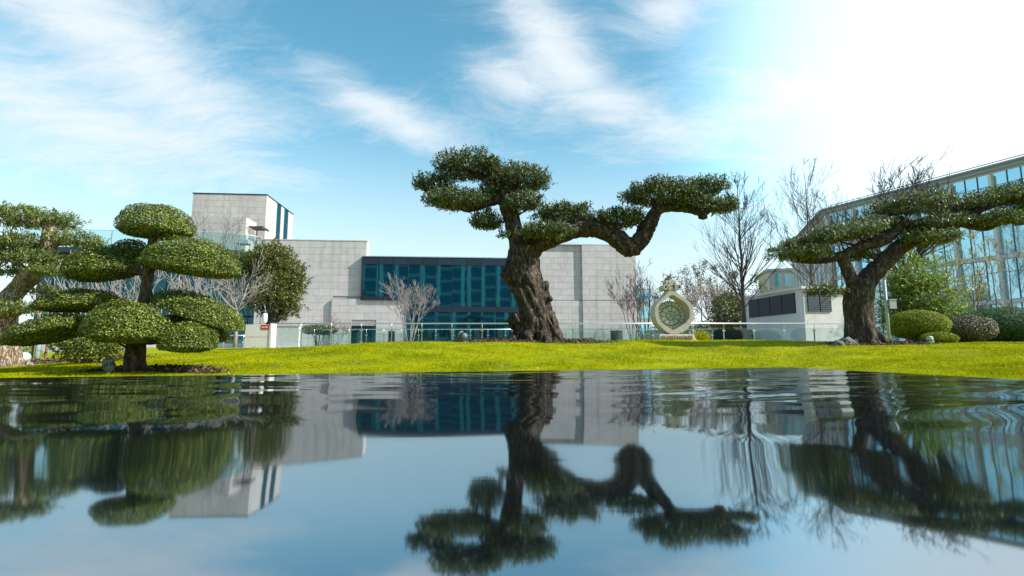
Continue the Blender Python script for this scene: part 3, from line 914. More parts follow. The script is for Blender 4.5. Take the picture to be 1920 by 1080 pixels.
# ---- the cloud-pruned boxwood
box_pads = [(291, 416, 70, 35, 0), (357, 484, 98, 37, -.05, 7), (190, 494, 68, 34, 0, -9), (150, 564, 78, 21, .15, -5), (98, 616, 78, 21, 0, -17), (239, 607, 77, 42, -.5),
            (372, 578, 94, 24, .1, 20), (352, 634, 54, 31, -.35), (372, 612, 62, 14, .3, 22), (245, 470, 40, 22, .3)]
box_stems = [
    [(255, 697, 11), (256, 672, 10), (257, 646, 12), (262, 610, 13), (270, 570, 12), (274, 540, 10), (277, 516, 10), (281, 490, 9), (287, 450, 8), (290, 425, 5)],
    [(241, 699, 8, -.06), (239, 672, 6.5, -.10), (245, 645, 7, -.1), (256, 615, 6)],
    [(248, 699, 6, -.16), (252, 670, 5.5, -.17), (247, 648, 5, -.14), (252, 625, 5)],
    [(271, 699, 7.5, -.04), (266, 675, 6.5, -.12), (268, 650, 6, -.1), (262, 620, 6)],
    [(250, 640, 9), (215, 618, 7), (170, 603, 5), (110, 612, 3)],
    [(262, 600, 8), (225, 575, 5), (160, 568, 3)],
    [(272, 560, 7), (310, 560, 5), (360, 580, 4), (400, 590, 3)],
    [(262, 640, 8), (295, 640, 6), (345, 640, 4)],
    [(276, 515, 7), (235, 505, 5), (195, 498, 3)],
    [(278, 505, 7), (315, 495, 5), (365, 490, 3)]]
cloud_tree('boxwood_tree', 'cloud pruned boxwood with domed leaf pads beside the water', 7.8, (254, 697), box_stems, box_pads,
           M['bark_box'], M['box'], 0.011, 0.016, 2.0, (0.029, 0.020), kind='shell', seed=22, padk=.92, ryk=1.10, roots=0, depthk=0.9, per_pad_twigs=9)

# ------------------------------------------------------------------ mulch and leaf litter
def litter(name, label, px, D, rx, ry, n, seed, hgt=0.03):
    rng = np.random.default_rng(seed)
    c = at(px, 640, D); cx, cy = c.x, c.y
    g = Geo()
    m_, k_ = 9, 30
    vs = [(cx, cy, tz(cx, cy) + hgt + .012)]
    for i in range(1, m_ + 1):
        for k in range(k_):
            a = 2 * math.pi * k / k_; q = i / m_ * (1 + .16 * math.sin(3 * a + seed) + .08 * math.sin(7 * a))
            x, y = cx + rx * q * math.cos(a), cy + ry * q * math.sin(a)
            vs.append((x, y, tz(x, y) + (hgt * (1 - (i / m_) ** 2) + 0.012 if i < m_ else -0.02)))
    fs = [(0, 1 + k, 1 + (k + 1) % k_) for k in range(k_)]
    for i in range(m_ - 1):
        for k in range(k_):
            a, b = 1 + i * k_ + k, 1 + i * k_ + (k + 1) % k_
            fs.append((a, a + k_, b + k_, b))
    g.add(vs, fs)
    a = rng.uniform(0, 2 * np.pi, n); q = np.sqrt(rng.random(n)) * (1 + .16 * np.sin(3 * a + seed)) * rng.uniform(.9, 1.22, n)
    X, Y = cx + rx * q * np.cos(a), cy + ry * q * np.sin(a)
    Z = terrain(X, Y) + hgt * np.clip(1 - q ** 2, 0, 1) + rng.uniform(0.012, 0.05, n)
    ax = rand_unit(rng, n) * np.array([1, 1, .45]); ax /= np.linalg.norm(ax, axis=1)[:, None]
    V = quads(np.stack([X, Y, Z], -1), ax, rand_unit(rng, n) * .8 + np.array([0, 0, .7]), rng.uniform(.03, .085, n), rng.uniform(.015, .04, n))
    bed = g.build(name, M['mulch'], None, True)
    tag(bed, label, 'mulch', kind='stuff')
    l = link('fallen_leaves', polymesh('fallen_leaves', V, 4), M['litter'], bed)
    tag(l, kind='stuff')
litter('mulch_bed', 'dark mulch and dead leaves round the arching olive trunk', 985, 14.7, 2.1, 0.9, 7000, 1, .05)
litter('mulch_bed', 'thin mulch and roots under the right leaning olive', 1640, 14.0, 1.3, 0.7, 3000, 2)
litter('mulch_bed', 'strip of bark mulch at the foot of the boxwood', 300, 7.85, 0.95, 0.28, 2600, 3, .02)
litter('mulch_bed', 'bare soil behind the sunlit olive at the left edge', 80, 11.2, 2.2, 0.6, 2500, 5)

# ------------------------------------------------------------------ shrubs and leafy background trees
def bush(name, label, px, py, rx, ry, D, leaf, LW, cover, seed, cat='shrub', lumpy=.15, group=None, on_ground=True, stems=5, kind='shell'):
    rng = np.random.default_rng(seed); rnd = random.Random(seed)
    c = at(px, py, D)
    zb = tz(c.x, c.y)
    root = empty(name, (c.x, c.y, zb), 0, label, cat, group)
    R = (rx / F * D, rx / F * D * .9, ry / F * D)
    n = int(ell_area(R) * cover / (LW[0] * LW[1] * .5))
    V = shell_leaves(rng, R, n, LW[0], LW[1], seed, lumpy=lumpy, shell=.4, flat=1.0, k=5) if kind == 'shell' else sprig_leaves(rng, R, n, LW[0], LW[1], seed, lumpy=lumpy, shell=.55, flat=1, k=5)
    h = c.z - zb
    V = V + np.array((0, 0, h))
    V = V[np.repeat(V.reshape(-1, 4, 3)[:, :, 2].min(1) > -0.03, 4)]
    link('leaves', polymesh('leaves', V, 4), leaf, root)
    g = Geo()
    for k in range(stems):
        a = rnd.uniform(0, 6.28); q = rnd.uniform(.2, .6)
        chain_tube(g, [(.08 * math.cos(a), .08 * math.sin(a), -0.06), (.2 * R[0] * math.cos(a), .2 * R[1] * math.sin(a), h * .4), (q * R[0] * math.cos(a), q * R[1] * math.sin(a), h + R[2] * .3)],
                   [.035, .025, .01], 5, 4)
    g.build('stems', M['twig_brown'], root, True)
    return root
bush('round_shrub', 'bright yellow green clipped dome shrub right of the leaning olive', 1720, 609, 50, 28, 18.0, M['shrub_yellow'], (.05, .03), 2.6, 31, lumpy=.06)
bush('low_shrub', 'small low green shrub at the foot of the yellow dome', 1761, 634, 29, 11, 17.0, M['shrub_yellow'], (.045, .028), 2.4, 32, lumpy=.1)
bush('purple_shrub', 'purple tinged rounded shrub between the yellow dome and the big green mound', 1815, 617, 44, 25, 18.6, M['shrub_purple'], (.055, .032), 2.4, 33, lumpy=.1)
bush('mound_shrub', 'large blue green mounded shrub at the right edge', 1880, 612, 78, 35, 20.0, M['shrub_green'], (.06, .035), 2.4, 34, lumpy=.1)
bush('loose_shrub', 'loose leafy shrub under the left side of the boxwood', 168, 652, 62, 27, 9.6, M['box'], (.045, .03), 1.5, 35, lumpy=.35, kind='sprig')
bush('loose_shrub', 'low green bush beside the sunlit olive trunk', 42, 655, 16, 26, 13.0, M['light_tree'], (.06, .04), 1.3, 36, lumpy=.3)
bush('clipped_bush', 'dark clipped bush seen through the glass fence near the white wall', 598, 618, 34, 9, 32.0, M['olive'], (.09, .05), 2.0, 37, lumpy=.15, stems=9)
bush('dark_evergreen', 'dark round evergreen left of the white pavilion', 1372, 588, 36, 44, 38.0, M['evergreen'], (.16, .10), 2.0, 38, cat='tree', lumpy=.35)
bush('bright_tuft', 'tuft of tall bright grass beside the stone sculpture', 1317, 633, 12, 7, 17.8, M['blade'], (.10, .016), 2.5, 39, cat='plant', lumpy=.4, kind='sprig', stems=2)

for i, (px, py, rx, ry, D, lab) in enumerate([
        (1262, 630, 48, 22, 44, 'low dark hedge bush behind the railing at the sculpture'),
        (1335, 628, 42, 26, 45, 'low dark hedge bush under the pink blossom'),
        (1425, 622, 40, 30, 46, 'low dark hedge bush at the left corner of the pavilion')]):
    bush('hedge_bush', lab, px, py, rx, ry, D, M['evergreen'], (.2, .12), 1.6, 140 + i, lumpy=.45, group='hedge behind the railing')

def leafy_tree(name, label, px, base_y, D, blobs, leaf, LW, cover, seed, mat, tr=.14, top=None):
    rng = np.random.default_rng(seed); rnd = random.Random(seed)
    b = at(px, base_y, D); zb = tz(b.x, b.y); base = Vector((b.x, b.y, zb))
    root = empty(name, base, 0, label, 'tree')
    allV = []
    g = Geo()
    cs = []
    for i, (bx, by, rx, ry, dd) in enumerate(blobs):
        c = at(bx, by, D + dd) - base
        R = (rx / F * D, rx / F * D * .9, ry / F * D)
        n = int(ell_area(R) * cover / (LW[0] * LW[1] * .5))
        allV.append(sprig_leaves(rng, R, n, LW[0], LW[1], seed + i, lumpy=.5, shell=.75, flat=1.0, k=5, up=.1) + np.array(c))
        cs.append((c, R))
    fork = Vector((0, 0, 0.45 * min(c.z for c, R in cs)))
    chain_tube(g, [(0, 0, -.1), tuple(fork * .5 + Vector((.04, 0, 0))), tuple(fork)], [tr * 1.2, tr, tr * .85], 8)
    for c, R in cs:
        for q in range(4):
            e = c + Vector((rnd.uniform(-.7, .7) * R[0], rnd.uniform(-.7, .7) * R[1], rnd.uniform(-.2, .7) * R[2]))
            m_ = fork.lerp(e, .5) + Vector((rnd.uniform(-.2, .2), rnd.uniform(-.2, .2), .15))
            chain_tube(g, [fork, m_, e], [tr * .5, tr * .3, tr * .1], 5, 4)
    g.build('trunk', mat, root, True)
    link('crown', polymesh('crown', np.vstack(allV), 4), leaf, root)
    return root
leafy_tree('evergreen_tree', 'rounded olive green evergreen in front of the museum wall', 505, 655, 38.0,
           [(505, 490, 50, 30, 0), (540, 515, 34, 40, 0), (466, 505, 36, 36, .5), (510, 475, 40, 20, .3), (555, 530, 24, 34, .2), (520, 540, 45, 34, -1), (545, 565, 26, 28, 0), (490, 560, 40, 30, .6), (530, 580, 30, 20, 0)],
           M['evergreen'], (.17, .10), 0.95, 51, M['twig_dark'], .18)
leafy_tree('broadleaf_tree', 'light green broadleaf tree behind the yellow dome shrub', 1722, 640, 23.0,
           [(1715, 520, 60, 42, 0), (1740, 560, 62, 46, -.3), (1690, 560, 46, 50, .3), (1770, 590, 40, 36, 0), (1700, 605, 60, 30, .3)],
           M['light_tree'], (.11, .06), 0.9, 55, M['twig_brown'], .10)

# ------------------------------------------------------------------ bare trees
def rdir(rnd, d, ang):
    a = rnd.uniform(0, 6.283); o = d.orthogonal().normalized(); o2 = d.cross(o)
    return (d * math.cos(ang) + (o * math.cos(a) + o2 * math.sin(a)) * math.sin(ang)).normalized()

def grow(rnd, g, p, d, ln, r, lev, tips, up=.15, spread=.5, kids=(3, 4), rmin=.005, wob=.12, ratio=.62):
    n = 4
    pts, rad = [p.copy()], [r]
    for i in range(n):
        d = (d + Vector((rnd.gauss(0, wob), rnd.gauss(0, wob), rnd.gauss(0, wob) * .5 + up * .4))).normalized()
        p = p + d * (ln / n); pts.append(p.copy()); rad.append(max(rmin, r * (1 - .6 * (i + 1) / n)))
    g.tube(pts, rad, 6 if r > .05 else (4 if r > .015 else 3), cap=False)
    if lev == 0:
        tips.extend(pts[2:]); return
    for k in range(rnd.randint(*kids)):
        j = rnd.randint(1, n)
        dd = rdir(rnd, d, rnd.uniform(.6, 1.25) * spread)
        dd = (dd + Vector((0, 0, up))).normalized()
        grow(rnd, g, pts[j], dd, ln * ratio * rnd.uniform(.75, 1.2), max(rmin, rad[j] * .62), lev - 1, tips, up, spread, kids, rmin, wob, ratio)

def bare_tree(name, label, px, base_y, D, top_y, style, mat, seed, group=None, spread=.5, lev=3, stems=6, r=.05, leaf=None, leafn=0, LW=(.06, .04), kids=(3, 4), cat='tree', lean=0.0, rmin=None):
    rnd = random.Random(seed); rng = np.random.default_rng(seed)
    b = at(px, base_y, D); zb = tz(b.x, b.y); base = Vector((b.x, b.y, zb))
    H = at(px, top_y, D).z - zb
    root = empty(name, base, 0, label, cat, group)
    g, tk, tips, limbs, stems_ = Geo(), Geo(), [], [], []
    rm = rmin or D * 0.00022
    if style == 'vase':
        for k in range(stems):
            a = 2 * math.pi * k / stems + rnd.uniform(-.4, .4); t = rnd.uniform(.08, .42) * (spread / .5)
            d = Vector((math.sin(t) * math.cos(a), math.sin(t) * math.sin(a), math.cos(t)))
            p0 = Vector((.10 * math.cos(a), .10 * math.sin(a), -.05)); p1 = p0 + d * H * .30
            tk = Geo(); stems_.append(tk)
            tk.tube([p0, p0.lerp(p1, .5) + Vector((rnd.gauss(0, .03), rnd.gauss(0, .03), 0)), p1], [r, r * .85, r * .7], 6)
            g = Geo(); grow(rnd, g, p1, d, H * .36, r * .7, lev, tips, .16, spread, kids, rm); limbs.append(g)
    elif style == 'spire':
        pts, rad = [Vector((0, 0, -.1))], [r]
        n = 14
        for i in range(1, n + 1):
            pts.append(Vector((lean * H * i / n + rnd.gauss(0, .015) * H * .12, rnd.gauss(0, .015) * H * .12, H * i / n))); rad.append(max(rm, r * (1 - .93 * i / n)))
        tk.tube(pts, rad, 8)
        for k in range(stems):
            t = rnd.uniform(.16, .96) ** .9; q = t * n; i = min(int(q), n - 1); p = pts[i].lerp(pts[i + 1], q - i)
            a = rnd.uniform(0, 6.283); el = rnd.uniform(.65, 1.1)
            d = Vector((math.cos(a) * math.cos(el), math.sin(a) * math.cos(el), math.sin(el)))
            g = Geo(); limbs.append(g)
            grow(rnd, g, p, d, H * (.36 * (1.05 - t) + .04) * (spread / .5), max(rm, rad[i] * .32), lev, tips, .12, .45, kids, rm, .06, .5)
    else:   # round crowned with one trunk
        p1 = Vector((lean * H * .4, 0, H * .38))
        tk.tube([Vector((0, 0, -.1)), Vector((lean * H * .15, .03, H * .2)), p1], [r * 1.25, r, r * .85], 8)
        for k in range(stems):
            a = 2 * math.pi * k / stems + rnd.uniform(-.4, .4); t = rnd.uniform(.35, .9) * (spread / .5)
            d = Vector((math.sin(t) * math.cos(a), math.sin(t) * math.sin(a), math.cos(t)))
            g = Geo(); limbs.append(g)
            grow(rnd, g, p1, d, H * .34, r * .6, lev, tips, .10, spread, kids, rm)
    for q in (stems_ or [tk]): q.build('stem' if stems_ else 'trunk', mat, root, True)
    for q in limbs: q.build('branch', mat, root, True)
    if leaf is not None and tips:
        T = np.array([tuple(t) for t in tips]); idx = rng.integers(0, len(T), leafn)
        P = T[idx] + rng.normal(0, D * .003, (leafn, 3))
        link('leaves', polymesh('leaves', quads(P, rand_unit(rng, leafn), rand_unit(rng, leafn), LW[0] * rng.uniform(.6, 1.3, leafn), LW[1] * rng.uniform(.6, 1.3, leafn)), 4), leaf, root)
    return root

G1 = 'bare grey thicket behind the boxwood'
for i, (px, D, ty, lab) in enumerate([
        (95, 17, 500, 'bare pale twigged shrub behind the sunlit olive trunk'),
        (165, 19, 475, 'bare grey multi stem tree left of the boxwood stem'),
        (215, 23, 480, 'bare pinkish grey tree directly behind the boxwood stem, far row'),
        (315, 20, 470, 'bare grey multi stem tree just right of the boxwood stem'),
        (375, 24, 480, 'bare grey tree behind the right pads of the boxwood, far row')]):
    bare_tree('bare_shrub_tree', lab, px, 654, D, ty, 'vase', M['twig_grey'], 60 + i, G1, .7, 2, 8, .04, kids=(2, 4), rmin=.012)
bare_tree('bare_forked_tree', 'bare grey tree with a dark forked trunk beside the white wall', 440, 654, 22, 475, 'round', M['twig_grey'], 71, None, .62, 3, 6, .075, rmin=.008)
bare_tree('terrace_tree', 'thin leafless tree on the roof terrace in front of the tower', 402, 655, 48, 395, 'vase', M['twig_brown'], 72, None, .45, 3, 5, .06)
bare_tree('myrtle_tree', 'leafless vase shaped tree in front of the teal glass facade', 768, 650, 34, 517, 'vase', M['twig_grey'], 73, None, .55, 4, 8, .045, kids=(3, 4), rmin=.008)
bare_tree('myrtle_tree', 'small reddish leafless tree behind the glass fence left of the doorway', 625, 652, 33, 585, 'vase', M['twig_red'], 74, None, .95, 3, 8, .03)
bare_tree('myrtle_tree', 'brown leafless tree against the right corner of the stone block', 1188, 650, 34, 515, 'vase', M['twig_brown'], 75, None, .5, 4, 7, .05, kids=(2, 4))
bare_tree('myrtle_tree', 'darker leafless tree between the stone block and the sculpture', 1212, 650, 36, 497, 'vase', M['twig_dark'], 76, None, .48, 4, 7, .05, kids=(2, 4))
bare_tree('ginkgo_tree', 'tall leafless spire shaped tree right of the sculpture', 1398, 645, 30, 335, 'spire', M['twig_dark'], 77, None, .50, 2, 62, .15, kids=(3, 5))
bare_tree('ginkgo_tree', 'tall narrow leafless tree behind the white pavilion', 1530, 645, 44, 300, 'spire', M['twig_brown'], 78, None, .5, 2, 44, .16, kids=(3, 5))
bare_tree('ginkgo_tree', 'shorter leafless tree close behind the right end of the pavilion', 1572, 645, 40, 372, 'spire', M['twig_brown'], 79, None, .55, 2, 30, .12, kids=(3, 4))
bare_tree('crowned_tree', 'spreading leafless tree whose crown rises above the leaning olive', 1712, 640, 30, 312, 'round', M['twig_dark'], 86, None, .62, 4, 9, .19, kids=(3, 4), lean=-.03, rmin=.012)
bare_tree('blossom_tree', 'small pale pink blossoming tree behind the railing right of the sculpture', 1330, 650, 40, 520, 'round', M['twig_brown'], 81, None, .5, 3, 6, .06, M['pink'], 1500, (.10, .08))
for i, (px, D, ty, lab) in enumerate([
        (1258, 46, 520, 'thin sparse leaved tree directly behind the sculpture'),
        (1292, 50, 500, 'thin sparse leaved tree just right of the sculpture crown'),
        (1318, 48, 492, 'tallest sparse leaved tree between the sculpture and the tall spire tree'),
        (1350, 52, 500, 'thin sparse leaved tree left of the tall spire tree'),
        (1378, 50, 515, 'short sparse leaved tree in line with the dark evergreen'),
        (1425, 54, 520, 'thin sparse leaved tree right of the tall spire tree')]):
    bare_tree('sparse_tree', lab, px, 650, D, ty, 'spire', M['twig_brown'], 90 + i, 'thin trees behind the railing', .45, 2, 22, .08, M['sparse'], 900, (.16, .10), kids=(2, 3))
for i, (px, D, ty, lab) in enumerate([
        (1778, 27, 455, 'yellowing sapling nearest the light green tree'),
        (1806, 30, 430, 'second yellowing sapling from the light green tree'),
        (1830, 26, 470, 'short yellowing sapling in front of the glass facade'),
        (1852, 31, 420, 'tall yellowing sapling in front of the glass facade'),
        (1878, 28, 440, 'yellowing sapling above the big blue green mound'),
        (1905, 30, 425, 'yellowing sapling closest to the right edge of the frame')]):
    bare_tree('sapling', lab, px, 642, D, ty, 'spire', M['twig_brown'], 110 + i, 'saplings before the glass building', .40, 2, 16, .05, M['yellowleaf'], 300, (.10, .06), kids=(2, 3), lean=random.Random(i).uniform(-.05, .05))
bare_tree('low_bare_tree', 'low crooked leafless tree above the purple shrub', 1842, 642, 22, 570, 'round', M['twig_dark'], 120, None, .8, 3, 5, .06)

# ------------------------------------------------------------------ the museum
class Frame:
    """local wall frame: u along the wall, v into the building, w up"""
    def __init__(s, o, ang):
        s.o = Vector(o); s.a = ang
        s.eu = Vector((math.cos(ang), math.sin(ang), 0)); s.ev = Vector((-math.sin(ang), math.cos(ang), 0))
    def px(s, px, py, v=0.0):
        d = ray(px, py)
        t = (v - (CAM - s.o).dot(s.ev)) / d.dot(s.ev)
        P = CAM + d * t - s.o
        return P.dot(s.eu), P.z
    def pxu(s, px, py, u):
        """depth and height of a pixel on the plane u = const (a side wall)"""
        d = ray(px, py)
        t = (u - (CAM - s.o).dot(s.eu)) / d.dot(s.eu)
        P = CAM + d * t - s.o
        return P.dot(s.ev), P.z

def box_part(name, parent, u0, u1, v0, v1, w0, w1, mat):
    return piece(name, ((u0 + u1) / 2, (v0 + v1) / 2, (w0 + w1) / 2), (abs(u1 - u0), abs(v1 - v0), abs(w1 - w0)), mat, parent)

def clad(parent, u0, u1, w0, w1, v, cw, ch, mat, holes=(), axis='u', seed=0, thick=.05, gap=.016):
    """separate stone panels set proud of a wall, staggered by course"""
    rnd = random.Random(seed)
    w = w1; row = 0
    while w > w0 + .05:
        lo = max(w0, w - ch)
        x = u0 - (cw * .5 if row % 2 else 0)
        while x < u1 - .03:
            a, b = max(x, u0), min(x + cw, u1)
            x += cw
            if b - a < .12: continue
            segs = [(a, b)]
            for (h0, h1, k0, k1) in holes:
                if hi_overlap(lo, w, k0, k1):
                    ns = []
                    for (p, q) in segs:
                        if q <= h0 or p >= h1: ns.append((p, q)); continue
                        if p < h0: ns.append((p, h0))
                        if q > h1: ns.append((h1, q))
                    segs = ns
            for (p, q) in segs:
                if q - p < .12: continue
                t = thick + rnd.uniform(-.004, .004)
                c = ((p + q) / 2, (lo + w) / 2)
                if axis == 'u':
                    piece('panel', (c[0], v - t / 2, c[1]), (q - p - gap, t, w - lo - gap), mat, parent)
                else:
                    piece('panel', (v + t / 2, c[0], c[1]), (t, q - p - gap, w - lo - gap), mat, parent)
        w = lo; row += 1
def hi_overlap(a, b, c, d): return min(b, d) - max(a, c) > .05

MF = Frame((at(850, 640, 52).x, 52, GROUND), math.atan(0.077))
museum = empty('museum_building', MF.o, MF.a, 'pale stone museum with a stair tower and a cantilevered teal glass box', 'building')
LO = -0.12
# -- middle block
u0, w1 = MF.px(484, 450); u1, _ = MF.px(687, 451)
blk = box_part('wall', museum, u0, u1, .06, 1.5, LO, w1, M['joint'])
pu0, pw1 = MF.px(622, 560, -.30); pu1, _ = MF.px(772, 560, -.30)
# pieces sit under the museum's own wall objects (unscaled holders)
def holder(name, parent):
    o = bpy.data.objects.new(name, None); o.empty_display_size = .2; col.objects.link(o); o.parent = parent; return o
mid_face = museum
clad(museum, u0, u1, LO + .1, w1 + .02, .055, 1.62, .70, M['stone'], holes=[(pu0, u1 + 1, LO - 1, pw1)], seed=1)
clad(museum, .06, 1.45, w1 - 2.6, w1 + .02, u1 + .002, 1.62, .70, M['stone'], axis='v', seed=11)
box_part('parapet_cap', museum, u0 - .05, u1 + .1, -.03, 1.6, w1 + .025, w1 + .12, M['conc'])
rv = Geo(); 
uu, ww = MF.px(598, 447, 2.5); box_part('roof_vent', museum, uu - 8.6, uu - 7.2, 2.5, 3.6, w1 + .125, w1 + .55, M['conc'])
# -- plinth below the cantilever
box_part('plinth_wall', museum, pu0 + .02, pu1 - .02, -.24, 1.5, LO, pw1 - .02, M['joint'])
dr0, drt = MF.px(659, 611, -.3); dr1, _ = MF.px(705, 611, -.3)
clad(museum, pu0, pu1, LO + .1, pw1, -.245, 1.62, .70, M['stone'], holes=[(dr0, dr1, LO - 1, drt)], seed=2)
clad(museum, -.24, .05, LO + .1, pw1, pu0 - .031, 1.62, .70, M['stone'], axis='v', seed=3)
door = empty('door', (0, 0, 0)); door.parent = museum
n = 3
for k in range(n):
    a = dr0 + (dr1 - dr0) * k / n; b = dr0 + (dr1 - dr0) * (k + 1) / n
    piece('door_pane', ((a + b) / 2, -.262, (LO + drt) / 2), (b - a - .07, .02, drt - LO - .1), M['tealdark'], door)
    piece('frame', (a, -.27, (LO + drt) / 2), (.06, .05, drt - LO), M['navy'], door)
piece('frame', ((dr0 + dr1) / 2, -.268, drt - .02), (dr1 - dr0, .045, .07), M['navy'], door)
# -- the glass box
BV = -.42
gu0, gt = MF.px(680, 480, BV); gu1, _ = MF.px(1013, 484, BV)
_, gfas = MF.px(760, 496, BV); _, gbot = MF.px(720, 556, BV); _, gund = MF.px(720, 563, BV)
gsp, _ = MF.px(776, 560, BV); _, gm1 = MF.px(860, 575, BV); _, gm0 = MF.px(860, 585, BV)
box_part('glass_box_core', museum, gu0 + .12, gsp, BV + .12, 7, gund + .10, gt - .06, M['black'])
box_part('glass_box_core', museum, gsp + .001, gu1 - .1, BV + .12, 7, LO, gt - .06, M['black'])
box_part('roof_edge', museum, gu0 - .08, gu1, BV - .10, 7, gt - .055, gt + .03, M['steel'])
box_part('end_frame', museum, gu0 - .06, gu0 + .10, BV - .05, .05, gund, gt - .06, M['navy'])
step = (MF.px(855, 520, BV)[0] - MF.px(827.5, 520, BV)[0])
x = gu0 + .10; k = 0
rnd = random.Random(5)
while x < gu1 - .3:
    b = min(x + step, gu1)
    piece('fascia_panel', ((x + b) / 2, BV + .02, (gfas + gt - .06) / 2), (b - x - .03, .12, gt - .06 - gfas), M['navy'], museum)
    low = gbot if b < gsp + .4 else gm1
    tl = lambda: (rnd.gauss(0, .0035), 0, rnd.gauss(0, .0035))
    piece('window_pane', ((x + b) / 2, BV + .06, (low + gfas) / 2), (b - x - .045, .03, gfas - low - .03), M['teal'], museum, tl())
    piece('mullion', (x, BV + .045, (low + gfas) / 2), (.035, .07, gfas - low), M['navy'], museum)
    if b < gsp + .4:
        piece('sill_panel', ((x + b) / 2, BV - .01, (gund + gbot) / 2), (b - x - .02, .16, gbot - gund), M['navy'], museum)
    else:
        piece('spandrel_panel', ((x + b) / 2, BV + .02, (gm0 + gm1) / 2), (b - x - .02, .12, gm1 - gm0), M['navy'], museum)
        piece('window_pane', ((x + b) / 2, BV + .06, (LO + gm0) / 2), (b - x - .045, .03, gm0 - LO - .03), M['teal'], museum, tl())
        piece('mullion', (x, BV + .045, (LO + gm0) / 2), (.035, .07, gm0 - LO), M['navy'], museum)
    x = b
# -- right stone block, its right half standing proud
ru0, rw1 = MF.px(1008, 459, 0); ruf, _ = MF.px(1091, 459, -.30); ru1, _ = MF.px(1191, 460, -.30)
box_part('wall', museum, gu1 + .02, ruf + .4, .06, 9, LO, rw1 - .02, M['joint'])
box_part('wall', museum, ruf + .02, ru1 - .02, -.24, 9, LO, rw1 - .02, M['joint'])
_, rj = MF.px(1050, 563, 0)
clad(museum, gu1 + .02, ruf, rj + .03, rw1, .055, 1.45, .66, M['stone'], seed=4)
clad(museum, gu1 + .02, ruf, LO + .1, rj - .03, -.05, 1.45, .66, M['stone'], seed=5, thick=.10)
clad(museum, ruf, ru1, rj + .03, rw1, -.245, 1.45, .66, M['stone'], seed=6)
clad(museum, ruf, ru1, LO + .1, rj - .03, -.245, 1.45, .66, M['stone'], seed=7)
clad(museum, -.24, .04, LO + .1, rw1, ruf - .032, 1.45, .66, M['stone'], axis='v', seed=8)
box_part('parapet_cap', museum, gu1 + .02, ru1 + .03, -.31, 9, rw1 + .005, rw1 + .08, M['conc'])
cr0, crt = MF.px(1061, 455, 1.0); cr1, _ = MF.px(1085, 455, 1.0)
box_part('roof_rail', museum, cr0, cr1, 1.0, 1.05, rw1 + .45, rw1 + .50, M['steel'])
for k in range(4): box_part('rail_post', museum, cr0 + (cr1 - cr0) * k / 3 - .025, cr0 + (cr1 - cr0) * k / 3 + .025, 1.0, 1.05, rw1 + .08, rw1 + .45, M['steel'])
# -- stair tower
TV = 8.0
tu0, tt = MF.px(362, 363, TV); tu1, _ = MF.px(500.5, 365, TV)
tvb, _ = MF.pxu(550, 400, tu1)
tb = 6.0
box_part('tower_wall', museum, tu0, tu1 - .06, TV + .06, tvb, tb, tt, M['joint'])
clad(museum, tu0, tu1, w1 - 1.4, tt, TV + .055, 1.75, .74, M['stone'], seed=21)
sv = [MF.pxu(p, 430, tu1)[0] for p in (517.5, 525.5, 531.5, 539.5)]
clad(museum, TV + .01, sv[0], w1 - .4, tt, tu1 - .055, 1.75, .74, M['stone'], axis='v', seed=22)
clad(museum, sv[1], sv[2], w1 - .4, tt, tu1 - .055, 1.75, .74, M['stone'], axis='v', seed=23)
clad(museum, sv[3], tvb, w1 - .4, tt, tu1 - .055, 1.75, .74, M['stone'], axis='v', seed=24)
for a, b in ((sv[0], sv[1]), (sv[2], sv[3])):
    h = (tt - w1 + .4) / 4
    for k in range(4):
        piece('slot_window', (tu1 - .045, (a + b) / 2, w1 - .4 + h * (k + .5)), (.03, b - a - .06, h - .05), M['tealdark'], museum)
box_part('tower_cap', museum, tu0 - .05, tu1 + .05, TV - .05, tvb + .05, tt + .005, tt + .12, M['navy'])
# -- annex in front of the tower, canopy, terrace
AV = 5.2
au0, at_ = MF.px(345, 405, AV); au1, _ = MF.px(462, 407, AV)
box_part('annex_wall', museum, au0, au1 - .06, AV + .06, TV, 6.0, at_ - .02, M['joint'])
clad(museum, au0, au1, 7.2, at_, AV + .055, 1.75, .74, M['stone'], seed=25)
clad(museum, AV + .01, TV - .05, 7.2, at_, au1 - .055, 1.75, .74, M['stone'], axis='v', seed=26)
cu1, cw = MF.px(492, 428, AV + .6); 
for k in range(6):
    piece('canopy_slat', ((au1 + cu1) / 2 + .1, AV + .5 + k * .32, cw + .12), (cu1 - au1, .14, .14), M['darksteel'], museum)
piece('canopy_beam', (cu1, AV + 1.3, cw + .10), (.14, 2.0, .22), M['darksteel'], museum)
du, dw = MF.px(467, 438, TV - .02)
piece('terrace_door', (du + .5, TV - .03, dw - .6), (.9, .05, 2.2), M['wood'], museum)
